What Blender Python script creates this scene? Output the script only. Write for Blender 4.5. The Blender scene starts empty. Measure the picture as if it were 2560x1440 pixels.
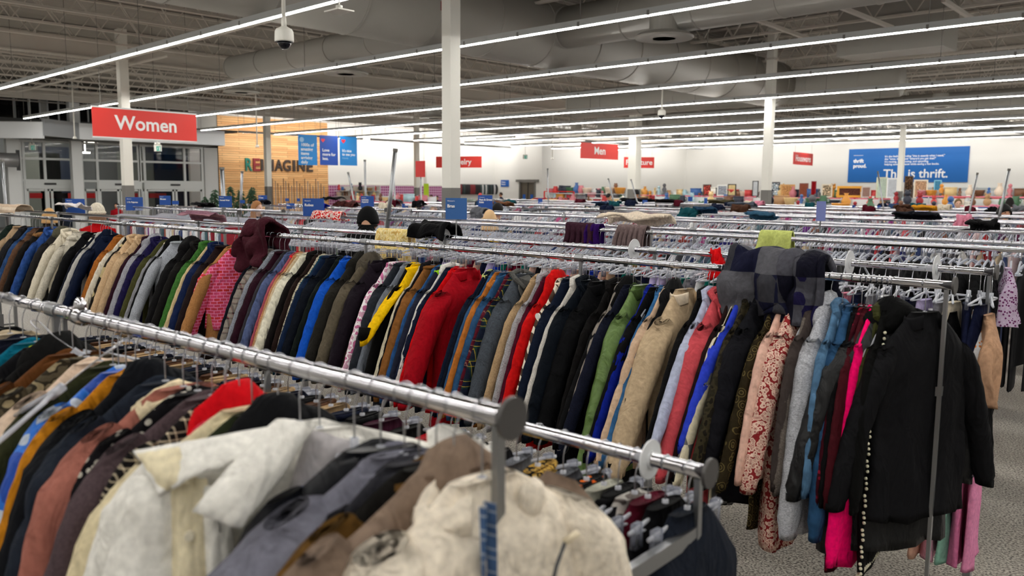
import bpy, math, random
from mathutils import Vector, Matrix, noise
R_ = random.Random(7)
sc = bpy.context.scene
COL = sc.collection
PI = math.pi

# ------------------------------------------------------------------ camera, world, exposure
CAM_H, FPX = 2.0, 2081.07
PITCH, ROLL, YAW = 0.11924, -0.0074268, 0.766313
_r = Vector((math.cos(YAW), math.sin(YAW), 0)); _f0 = Vector((-math.sin(YAW), math.cos(YAW), 0))
_F = _f0 * math.cos(PITCH) + Vector((0, 0, -math.sin(PITCH)))
_D = -(_r.cross(_F))
_R2 = _r * math.cos(ROLL) + _D * math.sin(ROLL)
_D2 = -_r * math.sin(ROLL) + _D * math.cos(ROLL)
cd = bpy.data.cameras.new('camera'); cam = bpy.data.objects.new('camera', cd); COL.objects.link(cam)
m = Matrix.Identity(4)
for i in range(3):
    m[i][0] = _R2[i]; m[i][1] = -_D2[i]; m[i][2] = -_F[i]
m.translation = Vector((0, 0, CAM_H)); cam.matrix_world = m
cd.sensor_width = 36; cd.lens = FPX / 2560 * 36; cd.clip_start = .05; cd.clip_end = 300
cd.dof.use_dof = True; cd.dof.focus_distance = 4.9; cd.dof.aperture_fstop = 3.2
sc.camera = cam
w = bpy.data.worlds.new('night'); sc.world = w; w.use_nodes = True
w.node_tree.nodes['Background'].inputs[0].default_value = (.02, .025, .04, 1)
w.node_tree.nodes['Background'].inputs[1].default_value = .3
sc.view_settings.view_transform = 'Standard'; sc.view_settings.look = 'None'
sc.view_settings.gamma = 1; sc.view_settings.use_curve_mapping = False
sc.view_settings.exposure = 0.0
sc.cycles.diffuse_bounces = 4; sc.cycles.glossy_bounces = 3; sc.cycles.transmission_bounces = 2; sc.cycles.max_bounces = 7; sc.cycles.transparent_max_bounces = 8
TUBE_STRENGTH = 76.0

def ray(px, py):
    return (_R2 * ((px - 1280) / FPX) + _D2 * ((py - 720) / FPX) + _F)
def on_y(px, py, Y):
    d = ray(px, py); return Vector((0, 0, CAM_H)) + d * (Y / d.y)
def on_x(px, py, X):
    d = ray(px, py); return Vector((0, 0, CAM_H)) + d * (X / d.x)
def on_z(px, py, Z):
    d = ray(px, py); return Vector((0, 0, CAM_H)) + d * ((Z - CAM_H) / d.z)
def at_depth(px, py, D):
    return Vector((0, 0, CAM_H)) + ray(px, py) * D

# ------------------------------------------------------------------ materials
def lin(c):
    c = c / 255.0
    return c / 12.92 if c <= .04045 else ((c + .055) / 1.055) ** 2.4
def L3(rgb): return (lin(rgb[0]), lin(rgb[1]), lin(rgb[2]), 1)
_mc = {}
def newmat(name):
    mt = bpy.data.materials.new(name); mt.use_nodes = True
    nt = mt.node_tree; return mt, nt, nt.nodes['Principled BSDF']
def N(nt, t, **kw):
    n = nt.nodes.new(t)
    for k, v in kw.items():
        if k in n.inputs: n.inputs[k].default_value = v
        else: setattr(n, k, v)
    return n
def flat(name, rgb, rough=.6, metal=0, emit=0, bump=0, scale=200, spec=None):
    key = ('flat', name, tuple(rgb), rough, metal, emit)
    if key in _mc: return _mc[key]
    mt, nt, b = newmat(name)
    b.inputs['Base Color'].default_value = L3(rgb); b.inputs['Roughness'].default_value = rough
    b.inputs['Metallic'].default_value = metal
    if spec is not None: b.inputs['Specular IOR Level'].default_value = spec
    if emit:
        b.inputs['Emission Color'].default_value = L3(rgb); b.inputs['Emission Strength'].default_value = emit
    nz = N(nt, 'ShaderNodeTexNoise', Scale=scale)
    tc = N(nt, 'ShaderNodeTexCoord'); nt.links.new(tc.outputs['Object'], nz.inputs['Vector'])
    mr = N(nt, 'ShaderNodeMapRange'); mr.inputs['To Min'].default_value = max(0, rough - .05); mr.inputs['To Max'].default_value = min(1, rough + .05)
    nt.links.new(nz.outputs['Fac'], mr.inputs['Value']); nt.links.new(mr.outputs[0], b.inputs['Roughness'])
    if bump:
        bp = N(nt, 'ShaderNodeBump', Strength=bump, Distance=.002)
        nt.links.new(nz.outputs['Fac'], bp.inputs['Height']); nt.links.new(bp.outputs[0], b.inputs['Normal'])
    _mc[key] = mt; return mt

def fabric(c1, kind='plain', c2=(230, 225, 215), c3=(30, 30, 34), rough=.85):
    """woven cloth; kind picks the weave or the printed pattern"""
    c1, c2, c3 = [tuple(255 * (max(v, 1) / 255) ** 1.16 for v in c) for c in (c1, c2, c3)]
    key = ('fab', tuple(c1), kind, tuple(c2), tuple(c3), rough)
    if key in _mc: return _mc[key]
    mt, nt, b = newmat('cloth_' + kind); lk = nt.links.new
    tc = N(nt, 'ShaderNodeTexCoord'); O = tc.outputs['Object']
    b.inputs['Roughness'].default_value = rough
    b.inputs['Specular IOR Level'].default_value = .08 if rough > .6 else .3
    def ramp(src, stops, const=True):
        r = N(nt, 'ShaderNodeValToRGB'); cr = r.color_ramp
        cr.interpolation = 'CONSTANT' if const else 'LINEAR'
        while len(cr.elements) < len(stops): cr.elements.new(.5)
        for e, (p, c) in zip(cr.elements, stops): e.position = p; e.color = L3(c)
        lk(src, r.inputs[0]); return r.outputs[0]
    sc_, amt, hgt = 60, .16, .0015
    if kind == 'fleece': sc_, amt, hgt = 55, .22, .012
    if kind == 'wool': sc_, amt, hgt = 160, .25, .002
    if kind == 'heather': sc_, amt, hgt = 130, .5, .002
    if kind == 'denim': sc_, amt, hgt = 25, .35, .001
    nz = N(nt, 'ShaderNodeTexNoise', Scale=sc_, Detail=3.0); lk(O, nz.inputs['Vector'])
    if kind == 'heather':
        mp = N(nt, 'ShaderNodeMapping'); mp.inputs['Scale'].default_value = (1, 1, 3.5); lk(O, mp.inputs[0]); lk(mp.outputs[0], nz.inputs['Vector'])
    base = None
    def wave(ax, scale, dist=0):
        wv = N(nt, 'ShaderNodeTexWave', Scale=scale, Distortion=float(dist)); wv.bands_direction = ax; lk(O, wv.inputs['Vector']); return wv.outputs['Fac']
    if kind == 'blocks':
        ck = N(nt, 'ShaderNodeTexChecker', Scale=9.0); ck.inputs['Color1'].default_value = L3(c1); ck.inputs['Color2'].default_value = L3(c2); lk(O, ck.inputs['Vector'])
        c4 = N(nt, 'ShaderNodeTexChecker', Scale=4.5); lk(O, c4.inputs['Vector']); mx = N(nt, 'ShaderNodeMix', data_type='RGBA'); lk(c4.outputs['Fac'], mx.inputs[0]); lk(ck.outputs[0], mx.inputs[6]); mx.inputs[7].default_value = L3(c3); base = mx.outputs[2]
    elif kind in ('plaid', 'check'):
        s = {'plaid': 3.2, 'check': 9}[kind]
        a = ramp(wave('Y', s), [(0, c1), (.55, c2), (.8, c3), (.88, c1)]); bb = ramp(wave('Z', s), [(0, c1), (.55, c2), (.8, c3), (.88, c1)])
        mx = N(nt, 'ShaderNodeMix', data_type='RGBA'); mx.inputs[0].default_value = .5; lk(a, mx.inputs[6]); lk(bb, mx.inputs[7]); base = mx.outputs[2]
    elif kind in ('stripes', 'zebra', 'brick'):
        if kind == 'brick':
            br = N(nt, 'ShaderNodeTexBrick', Scale=11.0); br.inputs['Color1'].default_value = L3(c1); br.inputs['Color2'].default_value = L3(c3); br.inputs['Mortar'].default_value = L3(c2)
            br.inputs['Mortar Size'].default_value = .035
            mp = N(nt, 'ShaderNodeMapping'); mp.inputs['Rotation'].default_value = (0, PI/2, .3); lk(O, mp.inputs[0])
            cb = N(nt, 'ShaderNodeCombineXYZ'); sp = N(nt, 'ShaderNodeSeparateXYZ'); lk(O, sp.inputs[0]); lk(sp.outputs[1], cb.inputs[0]); lk(sp.outputs[2], cb.inputs[1])
            lk(cb.outputs[0], br.inputs['Vector']); base = br.outputs['Color']
        else:
            base = ramp(wave('Z' if kind == 'stripes' else 'DIAGONAL', 5 if kind == 'stripes' else 7, 0 if kind == 'stripes' else 6), [(0, c1), (.5, c2)])
    elif kind in ('floral', 'swirl', 'spots', 'dots'):
        s = {'floral': 66, 'swirl': 28, 'spots': 44, 'dots': 60}[kind]
        vo = N(nt, 'ShaderNodeTexVoronoi', Scale=float(s)); lk(O, vo.inputs['Vector'])
        st = {'floral': [(0, c1), (.16, c2), (.28, c1), (.36, c2), (.62, c1)], 'swirl': [(0, c1), (.2, c2), (.27, c1), (.45, c2), (.52, c1)],
              'spots': [(0, c2), (.3, c1)], 'dots': [(0, c2), (.35, c1)]}[kind]
        base = ramp(vo.outputs['Distance'], st)
    elif kind in ('camo', 'leopard'):
        n2 = N(nt, 'ShaderNodeTexNoise', Scale=9.0 if kind == 'camo' else 30.0, Detail=1.0); lk(O, n2.inputs['Vector'])
        base = ramp(n2.outputs['Fac'], [(0, c1), (.45, c2), (.58, c3)])
    hs = N(nt, 'ShaderNodeMix', data_type='RGBA', blend_type='MULTIPLY'); hs.inputs[0].default_value = 1
    if base is None: hs.inputs[6].default_value = L3(c1)
    else: lk(base, hs.inputs[6])
    mr = N(nt, 'ShaderNodeMapRange'); mr.inputs['From Min'].default_value = .3; mr.inputs['From Max'].default_value = .7
    mr.inputs['To Min'].default_value = 1 - amt; mr.inputs['To Max'].default_value = 1 + amt * .5
    lk(nz.outputs['Fac'], mr.inputs[0]); lk(mr.outputs[0], hs.inputs[7]); lk(hs.outputs[2], b.inputs['Base Color'])
    bp = N(nt, 'ShaderNodeBump', Strength=.6, Distance=hgt)
    if kind == 'knit': lk(wave('Y', 14), bp.inputs['Height']); bp.inputs['Distance'].default_value = .006
    else: lk(nz.outputs['Fac'], bp.inputs['Height'])
    mw = N(nt, 'ShaderNodeMapping'); mw.inputs['Scale'].default_value = (1, 1, .45); lk(O, mw.inputs[0])
    n3 = N(nt, 'ShaderNodeTexNoise', Scale=11.0, Detail=3.0, Distortion=1.2); lk(mw.outputs[0], n3.inputs['Vector'])
    b2 = N(nt, 'ShaderNodeBump', Strength=.75, Distance=.035); lk(n3.outputs['Fac'], b2.inputs['Height']); lk(b2.outputs[0], bp.inputs['Normal'])
    lk(bp.outputs[0], b.inputs['Normal'])
    _mc[key] = mt; return mt

def see_through(name, rgb, alpha=.5, rough=.1, metal=0):
    key = ('st', name)
    if key in _mc: return _mc[key]
    mt, nt, b = newmat(name)
    b.inputs['Base Color'].default_value = L3(rgb); b.inputs['Roughness'].default_value = rough; b.inputs['Metallic'].default_value = metal
    tr = N(nt, 'ShaderNodeBsdfTransparent'); mx = N(nt, 'ShaderNodeMixShader'); fr = N(nt, 'ShaderNodeFresnel', IOR=1.5)
    mr = N(nt, 'ShaderNodeMapRange'); mr.inputs['To Min'].default_value = alpha; mr.inputs['To Max'].default_value = 1
    nt.links.new(fr.outputs[0], mr.inputs[0]); nt.links.new(mr.outputs[0], mx.inputs[0])
    nt.links.new(tr.outputs[0], mx.inputs[1]); nt.links.new(b.outputs[0], mx.inputs[2])
    nt.links.new(mx.outputs[0], nt.nodes['Material Output'].inputs[0]); _mc[key] = mt; return mt

CHROME = flat('chrome', (212, 212, 218), .09, 1)
STEEL = flat('brushed_steel', (150, 152, 155), .35, 1)
WIRE = flat('hook_wire', (190, 192, 198), .25, 1)
CLEAR = see_through('clear_plastic', (226, 229, 238), .42, .12)
WHITEP = flat('white_paint', (226, 224, 216), .55)
ALU = flat('white_aluminium', (222, 224, 224), .4)
GREYP = flat('grey_paint', (112, 110, 106), .6)
SKIN = flat('skin', (196, 148, 122), .55, bump=.2)
SIGNRED = flat('red_sign_board', (222, 52, 44), .5)
SIGNBLUE = flat('blue_sign_board', (10, 88, 176), .5)
SIGNDBLUE = flat('dark_blue_sign_card', (8, 70, 150), .45)
INKWHITE = flat('white_lettering', (245, 245, 245), .5)
BLACKP = flat('black_plastic', (18, 18, 20), .35)

# ------------------------------------------------------------------ mesh helpers
class MB:
    def __init__(s): s.v = []; s.f = []; s.c = []
    def add(s, vs, fs, col=None):
        o = len(s.v); s.v.extend([tuple(p) for p in vs]); s.f.extend([tuple(i + o for i in f) for f in fs])
        if col is not None: s.c.extend([col] * len(vs))
    def box(s, x0, x1, y0, y1, z0, z1, M=None, bev=0):
        v = [Vector((x, y, z)) for x in (x0, x1) for y in (y0, y1) for z in (z0, z1)]
        if M is not None: v = [M @ p for p in v]
        s.add(v, [(0, 1, 3, 2), (4, 6, 7, 5), (0, 4, 5, 1), (2, 3, 7, 6), (0, 2, 6, 4), (1, 5, 7, 3)])
    def bar(s, a, b, w, h=None, up=Vector((0, 0, 1))):
        a = Vector(a); b = Vector(b); h = h or w
        d = (b - a).normalized(); u = Vector(up)
        if abs(d.dot(u)) > .95: u = Vector((0, 1, 0))
        sd = d.cross(u).normalized() * (w / 2); up2 = sd.cross(d).normalized() * (h / 2)
        v = [p + q for p in (a, b) for q in (sd + up2, sd - up2, -sd - up2, -sd + up2)]
        s.add(v, [(0, 1, 2, 3), (7, 6, 5, 4), (0, 4, 5, 1), (1, 5, 6, 2), (2, 6, 7, 3), (3, 7, 4, 0)])
    def tube(s, pts, r, n=8, cap=True, flat_=1.0):
        pts = [Vector(p) for p in pts]; rr = r if isinstance(r, (list, tuple)) else [r] * len(pts)
        prev = None; vs = []; fs = []
        for i, p in enumerate(pts):
            d = (pts[min(i + 1, len(pts) - 1)] - pts[max(i - 1, 0)]).normalized()
            if prev is None:
                u = Vector((1, 0, 0)) if abs(d.x) < .8 else Vector((0, 1, 0))
            else: u = prev
            u = (u - d * u.dot(d)).normalized(); prev = u; w_ = d.cross(u)
            for k in range(n):
                a = 2 * PI * k / n
                vs.append(p + u * math.cos(a) * rr[i] * flat_ + w_ * math.sin(a) * rr[i])
        for i in range(len(pts) - 1):
            for k in range(n):
                a = i * n + k; b = i * n + (k + 1) % n
                fs.append((a, b, b + n, a + n))
        if cap: fs.append(tuple(range(n - 1, -1, -1))); fs.append(tuple((len(pts) - 1) * n + k for k in range(n)))
        s.add(vs, fs)
    def lathe(s, prof, n=20, M=None):
        """prof: list of (radius, height) around local z"""
        vs = []; fs = []
        for r, z in prof:
            for k in range(n):
                a = 2 * PI * k / n; p = Vector((r * math.cos(a), r * math.sin(a), z))
                vs.append(M @ p if M is not None else p)
        for i in range(len(prof) - 1):
            for k in range(n):
                a = i * n + k; b = i * n + (k + 1) % n; fs.append((a, b, b + n, a + n))
        fs.append(tuple(range(n - 1, -1, -1))); fs.append(tuple((len(prof) - 1) * n + k for k in range(n)))
        s.add(vs, fs)
    def ball(s, c, rx, ry=None, rz=None, n=12, m=8, wob=0, fr=8):
        ry = ry or rx; rz = rz or rx; prof = []; c = Vector(c); vs = []; fs = []
        for i in range(m + 1):
            t = PI * i / m
            for k in range(n):
                a = 2 * PI * k / n
                d = Vector((math.sin(t) * math.cos(a), math.sin(t) * math.sin(a), math.cos(t)))
                q = 1 + (wob * noise.noise(d * fr + c * 3) if wob else 0)
                vs.append(c + Vector((d.x * rx, d.y * ry, d.z * rz)) * q)
        for i in range(m):
            for k in range(n):
                a = i * n + k; b = i * n + (k + 1) % n; fs.append((a, a + n, b + n, b))
        s.add(vs, fs)
    def grid(s, fn, nu, nv, close_u=False):
        vs = [fn(i / (nu - (0 if close_u else 1)), j / (nv - 1)) for j in range(nv) for i in range(nu)]
        fs = []
        for j in range(nv - 1):
            for i in range(nu if close_u else nu - 1):
                a = j * nu + i; b = j * nu + (i + 1) % nu; fs.append((a, b, b + nu, a + nu))
        s.add(vs, fs)
    def mesh(s, name, mt, smooth=True):
        me = bpy.data.meshes.new(name); me.from_pydata([tuple(p) for p in s.v], [], s.f)
        if mt: me.materials.append(mt)
        if smooth: me.polygons.foreach_set('use_smooth', [True] * len(me.polygons))
        if s.c:
            at = me.color_attributes.new('Col', 'FLOAT_COLOR', 'POINT')
            at.data.foreach_set('color', [q for c in s.c for q in c])
        me.update(); return me
    def obj(s, name, mt, parent=None, smooth=False, loc=None):
        return link(name, s.mesh(name, mt, smooth), parent, loc)

def link(name, data, parent=None, loc=None, rot=None):
    o = bpy.data.objects.new(name, data); COL.objects.link(o)
    if parent: o.parent = parent
    if loc is not None: o.location = loc
    if rot is not None: o.rotation_euler = rot
    return o
def tag(o, label=None, cat=None, group=None, kind=None):
    if label: o['label'] = label
    if cat: o['category'] = cat
    if group: o['group'] = group
    if kind: o['kind'] = kind
    return o
def thing(name, label, cat, loc=(0, 0, 0), rz=0, group=None):
    o = bpy.data.objects.new(name, None); COL.objects.link(o); o.location = loc; o.rotation_euler = (0, 0, rz)
    o.empty_display_size = .1
    return tag(o, label, cat, group)
def struct(name, mb, mt, parent=None, label=None):
    o = mb.obj(name, mt, parent)
    if not parent: o['kind'] = 'structure'
    if label: o['label'] = label
    return o
def copy_thing(root, loc, rz=None, label=None, group=None):
    r = root.copy(); COL.objects.link(r); r.location = loc
    if rz is not None: r.rotation_euler = (root.rotation_euler[0], root.rotation_euler[1], rz)
    if label: r['label'] = label
    if group: r['group'] = group
    for ch in list(root.children):
        c = ch.copy(); COL.objects.link(c); c.parent = r
        for g in ch.children:
            d = g.copy(); COL.objects.link(d); d.parent = c
    return r
def lettering(txt, size, parent, loc, rot, mt=INKWHITE, name='lettering', align='CENTER', ext=.001, bold=0.0, sx=1.0, line=1.0):
    cu = bpy.data.curves.new(name, 'FONT'); cu.body = txt; cu.size = size; cu.align_x = align; cu.align_y = 'CENTER'
    cu.extrude = ext; cu.offset = bold; cu.space_line = line; cu.resolution_u = 3; cu.materials.append(mt)
    tmp = bpy.data.objects.new('tmp', cu); COL.objects.link(tmp); bpy.context.view_layer.update()
    me = bpy.data.meshes.new_from_object(tmp.evaluated_get(bpy.context.evaluated_depsgraph_get())); me.name = name
    bpy.data.objects.remove(tmp); bpy.data.curves.remove(cu)
    if not me.materials: me.materials.append(mt)
    o = link(name, me, parent, loc, rot); o.scale = (sx, 1, 1); return o
def board(name, label, cat, a, b, h, mt, texts=(), group=None, thick=.012, edge=None):
    """a sign board whose top edge runs from a to b as read from its front; texts: (string, size, u, v, bold, align, material)"""
    a = Vector(a); b = Vector(b); d = b - a; wdt = d.length; rz = math.atan2(d.y, d.x)
    root = thing(name, label, cat, a, rz, group)
    mb = MB(); mb.box(0, wdt, 0, thick, -h, 0); mb.obj('sign_panel', mt, root)
    if edge:
        e = MB(); e.box(-.01, wdt + .01, -.005, thick + .005, 0, .03); e.box(-.01, wdt + .01, -.005, thick + .005, -h - .03, -h); e.obj('edge_rail', edge, root)
    for t in texts:
        s, size, u, v = t[:4]
        lettering(s, size, root, (u * wdt, -.004, -v * h), (PI / 2, 0, 0), t[6] if len(t) > 6 else INKWHITE, 'lettering', t[5] if len(t) > 5 else 'CENTER', .001, t[4] if len(t) > 4 else 0)
    return root
# ================================================================== building shell
WX, FY, DECK = -41.0, 58.0, 6.15          # entrance wall, far wall, roof deck
RX, BY = 14.0, -9.0
def floor_mat():
    mt, nt, b = newmat('speckled_floor'); lk = nt.links.new
    tc = N(nt, 'ShaderNodeTexCoord'); n1 = N(nt, 'ShaderNodeTexNoise', Scale=75.0, Detail=2.0); n2 = N(nt, 'ShaderNodeTexNoise', Scale=1.2, Detail=4.0)
    lk(tc.outputs['Object'], n1.inputs['Vector']); lk(tc.outputs['Object'], n2.inputs['Vector'])
    r = N(nt, 'ShaderNodeValToRGB'); cr = r.color_ramp; cr.elements[0].position = .36; cr.elements[0].color = L3((58, 54, 50)); cr.elements[1].position = .62; cr.elements[1].color = L3((176, 170, 160))
    e = cr.elements.new(.47); e.color = L3((132, 126, 117)); lk(n1.outputs['Fac'], r.inputs[0])
    mx = N(nt, 'ShaderNodeMix', data_type='RGBA', blend_type='MULTIPLY'); mx.inputs[0].default_value = 1
    mr = N(nt, 'ShaderNodeMapRange'); mr.inputs['To Min'].default_value = .75; mr.inputs['To Max'].default_value = 1.15; lk(n2.outputs['Fac'], mr.inputs[0])
    lk(r.outputs[0], mx.inputs[6]); lk(mr.outputs[0], mx.inputs[7]); lk(mx.outputs[2], b.inputs['Base Color'])
    b.inputs['Roughness'].default_value = .45; return mt
def deck_mat():
    mt, nt, b = newmat('painted_roof_deck'); lk = nt.links.new
    tc = N(nt, 'ShaderNodeTexCoord'); wv = N(nt, 'ShaderNodeTexWave', Scale=1.6); wv.bands_direction = 'X'; wv.wave_profile = 'TRI'; lk(tc.outputs['Object'], wv.inputs['Vector'])
    bp = N(nt, 'ShaderNodeBump', Strength=.8, Distance=.05); lk(wv.outputs['Fac'], bp.inputs['Height']); lk(bp.outputs[0], b.inputs['Normal'])
    b.inputs['Base Color'].default_value = L3((150, 145, 138)); b.inputs['Roughness'].default_value = .7; return mt
def wall_mat(rgb):
    return flat('painted_wall', rgb, .75, bump=.15, scale=40)
WALLM = wall_mat((232, 231, 227))
CEILP = flat('painted_steel', (196, 190, 181), .7)
DUCTM = flat('painted_duct', (158, 155, 148), .6)
mb = MB(); mb.box(WX, RX, BY, FY, -.1, 0); struct('floor', mb, floor_mat())
mb = MB(); mb.box(WX - 8, RX, BY, FY, DECK, DECK + .15); struct('ceiling', mb, deck_mat())
JY, JX = 40.8, -36.65                         # where the wall steps out beside the fitting-room door
mb = MB(); mb.box(WX - .2, WX, 19.2, JY, 0, DECK); struct('wall_left', mb, WALLM)
mb = MB(); mb.box(WX - .2, WX, BY, 19.2, 5.75, DECK); struct('wall_entrance', mb, WALLM)
mb = MB()
mb.box(WX, -43.0 + 4.5, JY, JY + .2, 0, DECK)      # beside the door opening
dxa, dxb = on_y(1300, 455, JY).x, on_y(1338, 455, JY).x
mb = MB(); mb.box(WX, dxa, JY, JY + .2, 0, DECK); mb.box(dxb, JX, JY, JY + .2, 0, DECK); mb.box(dxa, dxb, JY, JY + .2, 2.4, DECK)
struct('wall_recess', mb, WALLM)
mb = MB(); mb.box(JX - .2, JX, JY + .2, FY, 0, DECK); struct('wall_side', mb, WALLM)
mb = MB(); mb.box(JX - .2, RX, FY, FY + .2, 0, DECK); struct('wall_far', mb, WALLM)
mb = MB(); mb.box(RX, RX + .2, BY, FY, 0, DECK); struct('wall_right', mb, WALLM)
mb = MB(); mb.box(WX, RX, BY - .2, BY, 0, DECK); struct('wall_behind', mb, WALLM)
# fitting room door
DOORM = flat('brown_door', (92, 84, 72), .5)
d = MB(); d.box(dxa, dxb, JY + .06, JY + .12, 0, 2.4); do = struct('door_1', d, DOORM)
d = MB()
for x in (dxa, dxb): d.bar((x, JY + .0, 0), (x, JY, 2.45), .12, .1)
d.bar((dxa - .3, JY - .06, 2.5), (dxb + .35, JY - .06, 2.5), .1, .16); d.obj('door_frame', GREYP, do)
d = MB(); xm = (dxa + dxb) / 2; d.box(xm - .015, xm + .015, JY + .03, JY + .06, 0, 2.4); d.obj('door_split', BLACKP, do)
for s in (-1, 1):
    d = MB(); d.box(xm + s * .35 - .12, xm + s * .35 + .12, JY + .04, JY + .06, 1.3, 1.6); d.obj('door_notice', SIGNBLUE, do)

# timber feature wall with its letters
def wood_mat():
    mt, nt, b = newmat('pine_planks'); lk = nt.links.new
    tc = N(nt, 'ShaderNodeTexCoord'); mp = N(nt, 'ShaderNodeMapping'); lk(tc.outputs['Object'], mp.inputs[0])
    sp = N(nt, 'ShaderNodeSeparateXYZ'); lk(mp.outputs[0], sp.inputs[0]); cb = N(nt, 'ShaderNodeCombineXYZ'); lk(sp.outputs[1], cb.inputs[0]); lk(sp.outputs[2], cb.inputs[1])
    br = N(nt, 'ShaderNodeTexBrick', Scale=1.0); br.inputs['Color1'].default_value = L3((238, 190, 130)); br.inputs['Color2'].default_value = L3((216, 158, 98)); br.inputs['Mortar'].default_value = L3((92, 58, 30))
    br.inputs['Mortar Size'].default_value = .006; br.inputs['Brick Width'].default_value = 1.9; br.inputs['Row Height'].default_value = .115; lk(cb.outputs[0], br.inputs['Vector'])
    m2 = N(nt, 'ShaderNodeMapping'); m2.inputs['Scale'].default_value = (1, .8, 14); lk(tc.outputs['Object'], m2.inputs[0])
    nz = N(nt, 'ShaderNodeTexNoise', Scale=1.6, Detail=4.0); lk(m2.outputs[0], nz.inputs['Vector'])
    mr = N(nt, 'ShaderNodeMapRange'); mr.inputs['To Min'].default_value = .68; mr.inputs['To Max'].default_value = 1.3; lk(nz.outputs['Fac'], mr.inputs[0])
    mx = N(nt, 'ShaderNodeMix', data_type='RGBA', blend_type='MULTIPLY'); mx.inputs[0].default_value = 1; lk(br.outputs['Color'], mx.inputs[6]); lk(mr.outputs[0], mx.inputs[7]); lk(mx.outputs[2], b.inputs['Base Color'])
    b.inputs['Roughness'].default_value = .6; return mt
wy0, wy1 = on_x(545, 400, WX).y, on_x(818, 400, WX).y
mb = MB(); mb.box(WX, WX + .06, wy0, wy1, 0, 5.62)
mb = MB(); mb.box(WX + .001, WX + .06, wy0, wy1, 0, 5.62)
tag(mb.obj('timber_cladding', wood_mat()), 'honey-coloured horizontal pine boards covering the wall behind the word letters', 'wall cladding')
pts = [on_x(x, y, WX + .1) for x, y in ((613, 400), (632, 400))]
xs = [612, 634, 655, 671, 695, 722, 739, 765]        # left edges of the letters read from the picture frame
ends = [630, 651, 661, 690, 712, 741, 746, 781]
hz0 = on_x(620, 427, WX + .1).z; hz1 = on_x(620, 399, WX + .1).z
letters = [('R', 612, 629, 'teal', (10, 120, 105)), ('E', 632, 649, 'red', (140, 36, 40)), ('I', 652, 658, 'dark brown', (58, 44, 38)), ('M', 662, 684, 'dark brown', (58, 44, 38)),
           ('A', 687, 707, 'dark brown', (58, 44, 38)), ('G', 708, 727, 'dark brown', (58, 44, 38)), ('I', 732, 738, 'dark brown', (58, 44, 38)), ('N', 743, 762, 'dark brown', (58, 44, 38)), ('E', 766, 781, 'dark brown', (58, 44, 38))]
ordn = ['first', 'second', 'third', 'fourth', 'fifth', 'sixth', 'seventh', 'eighth', 'last']
for i, (ch, x0, x1, cn, rgb) in enumerate(letters):
    ya, yb = on_x(x0, 412, WX + .1).y, on_x(x1, 412, WX + .1).y
    big = 1.12 if i < 2 else 1.0
    h = (hz1 - hz0) * big
    o = lettering(ch, h * 1.42, None, (WX + .1, (ya + yb) / 2, (hz0 + hz1) / 2), (PI / 2, 0, PI / 2), flat('letter_' + cn.replace(' ', '_'), rgb, .5), 'wall_letter', 'CENTER', .04, .02)
    bpy.context.view_layer.update()
    wd = o.dimensions.x
    if wd > 0: o.scale.x = min(2.2, abs(yb - ya) / wd)
    tag(o, f'{cn} capital letter {ch}, {ordn[i]} letter of the word on the timber wall', 'letter', 'letters on the timber wall')

# ---------------- entrance vestibule: fascia, glazing, clerestory
EX = -38.2
def E_(px, py, X=EX): return on_x(px, py, X)
FASM = flat('silver_fascia', (222, 225, 228), .35, .1)
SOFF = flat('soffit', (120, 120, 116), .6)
fy0, fy1 = on_x(195, 330, -36).y, on_x(562, 350, -36).y
ftop, fbot = on_x(380, 318, -36).z, on_x(380, 356, -36).z
fas = thing('entrance_canopy', 'silver metal canopy band over the glazed entrance doors', 'canopy', (0, 0, 0))
mb = MB(); mb.box(-36.1, -36, fy0, fy1, fbot, ftop); mb.obj('fascia', FASM, fas)
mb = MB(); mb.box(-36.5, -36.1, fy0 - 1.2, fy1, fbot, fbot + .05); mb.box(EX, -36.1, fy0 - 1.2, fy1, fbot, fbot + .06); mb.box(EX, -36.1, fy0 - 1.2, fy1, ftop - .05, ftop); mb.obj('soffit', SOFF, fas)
pA = on_x(108, 322, -34.6); pB = Vector((-36.0, fy0, 0)); pC = on_x(-160, 330, -37.6)
f1t, f1b = on_x(60, 303, -34.9).z, on_x(60, 345, -34.9).z
def slab(a, b, z0, z1, t=.1):
    q = MB(); q.bar((a[0], a[1], (z0 + z1) / 2), (b[0], b[1], (z0 + z1) / 2), t, z1 - z0); return q
slab(pA, pC, f1b, f1t).obj('angled_fascia', FASM, fas)
slab(pA, pB, fbot, ftop).obj('return_fascia', flat('grey_fascia', (150, 154, 158), .5), fas)  # shade on the return face is put into this greyer colour
sf = MB(); sf.add([(pA.x, pA.y, fbot + .02), (pB.x, pB.y, fbot + .02), (EX, fy0, fbot + .02), (EX - 1, pC.y, fbot + .02), (pC.x, pC.y, fbot + .02)], [(0, 1, 2, 3, 4)]); sf.obj('lower_soffit', SOFF, fas)
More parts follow.
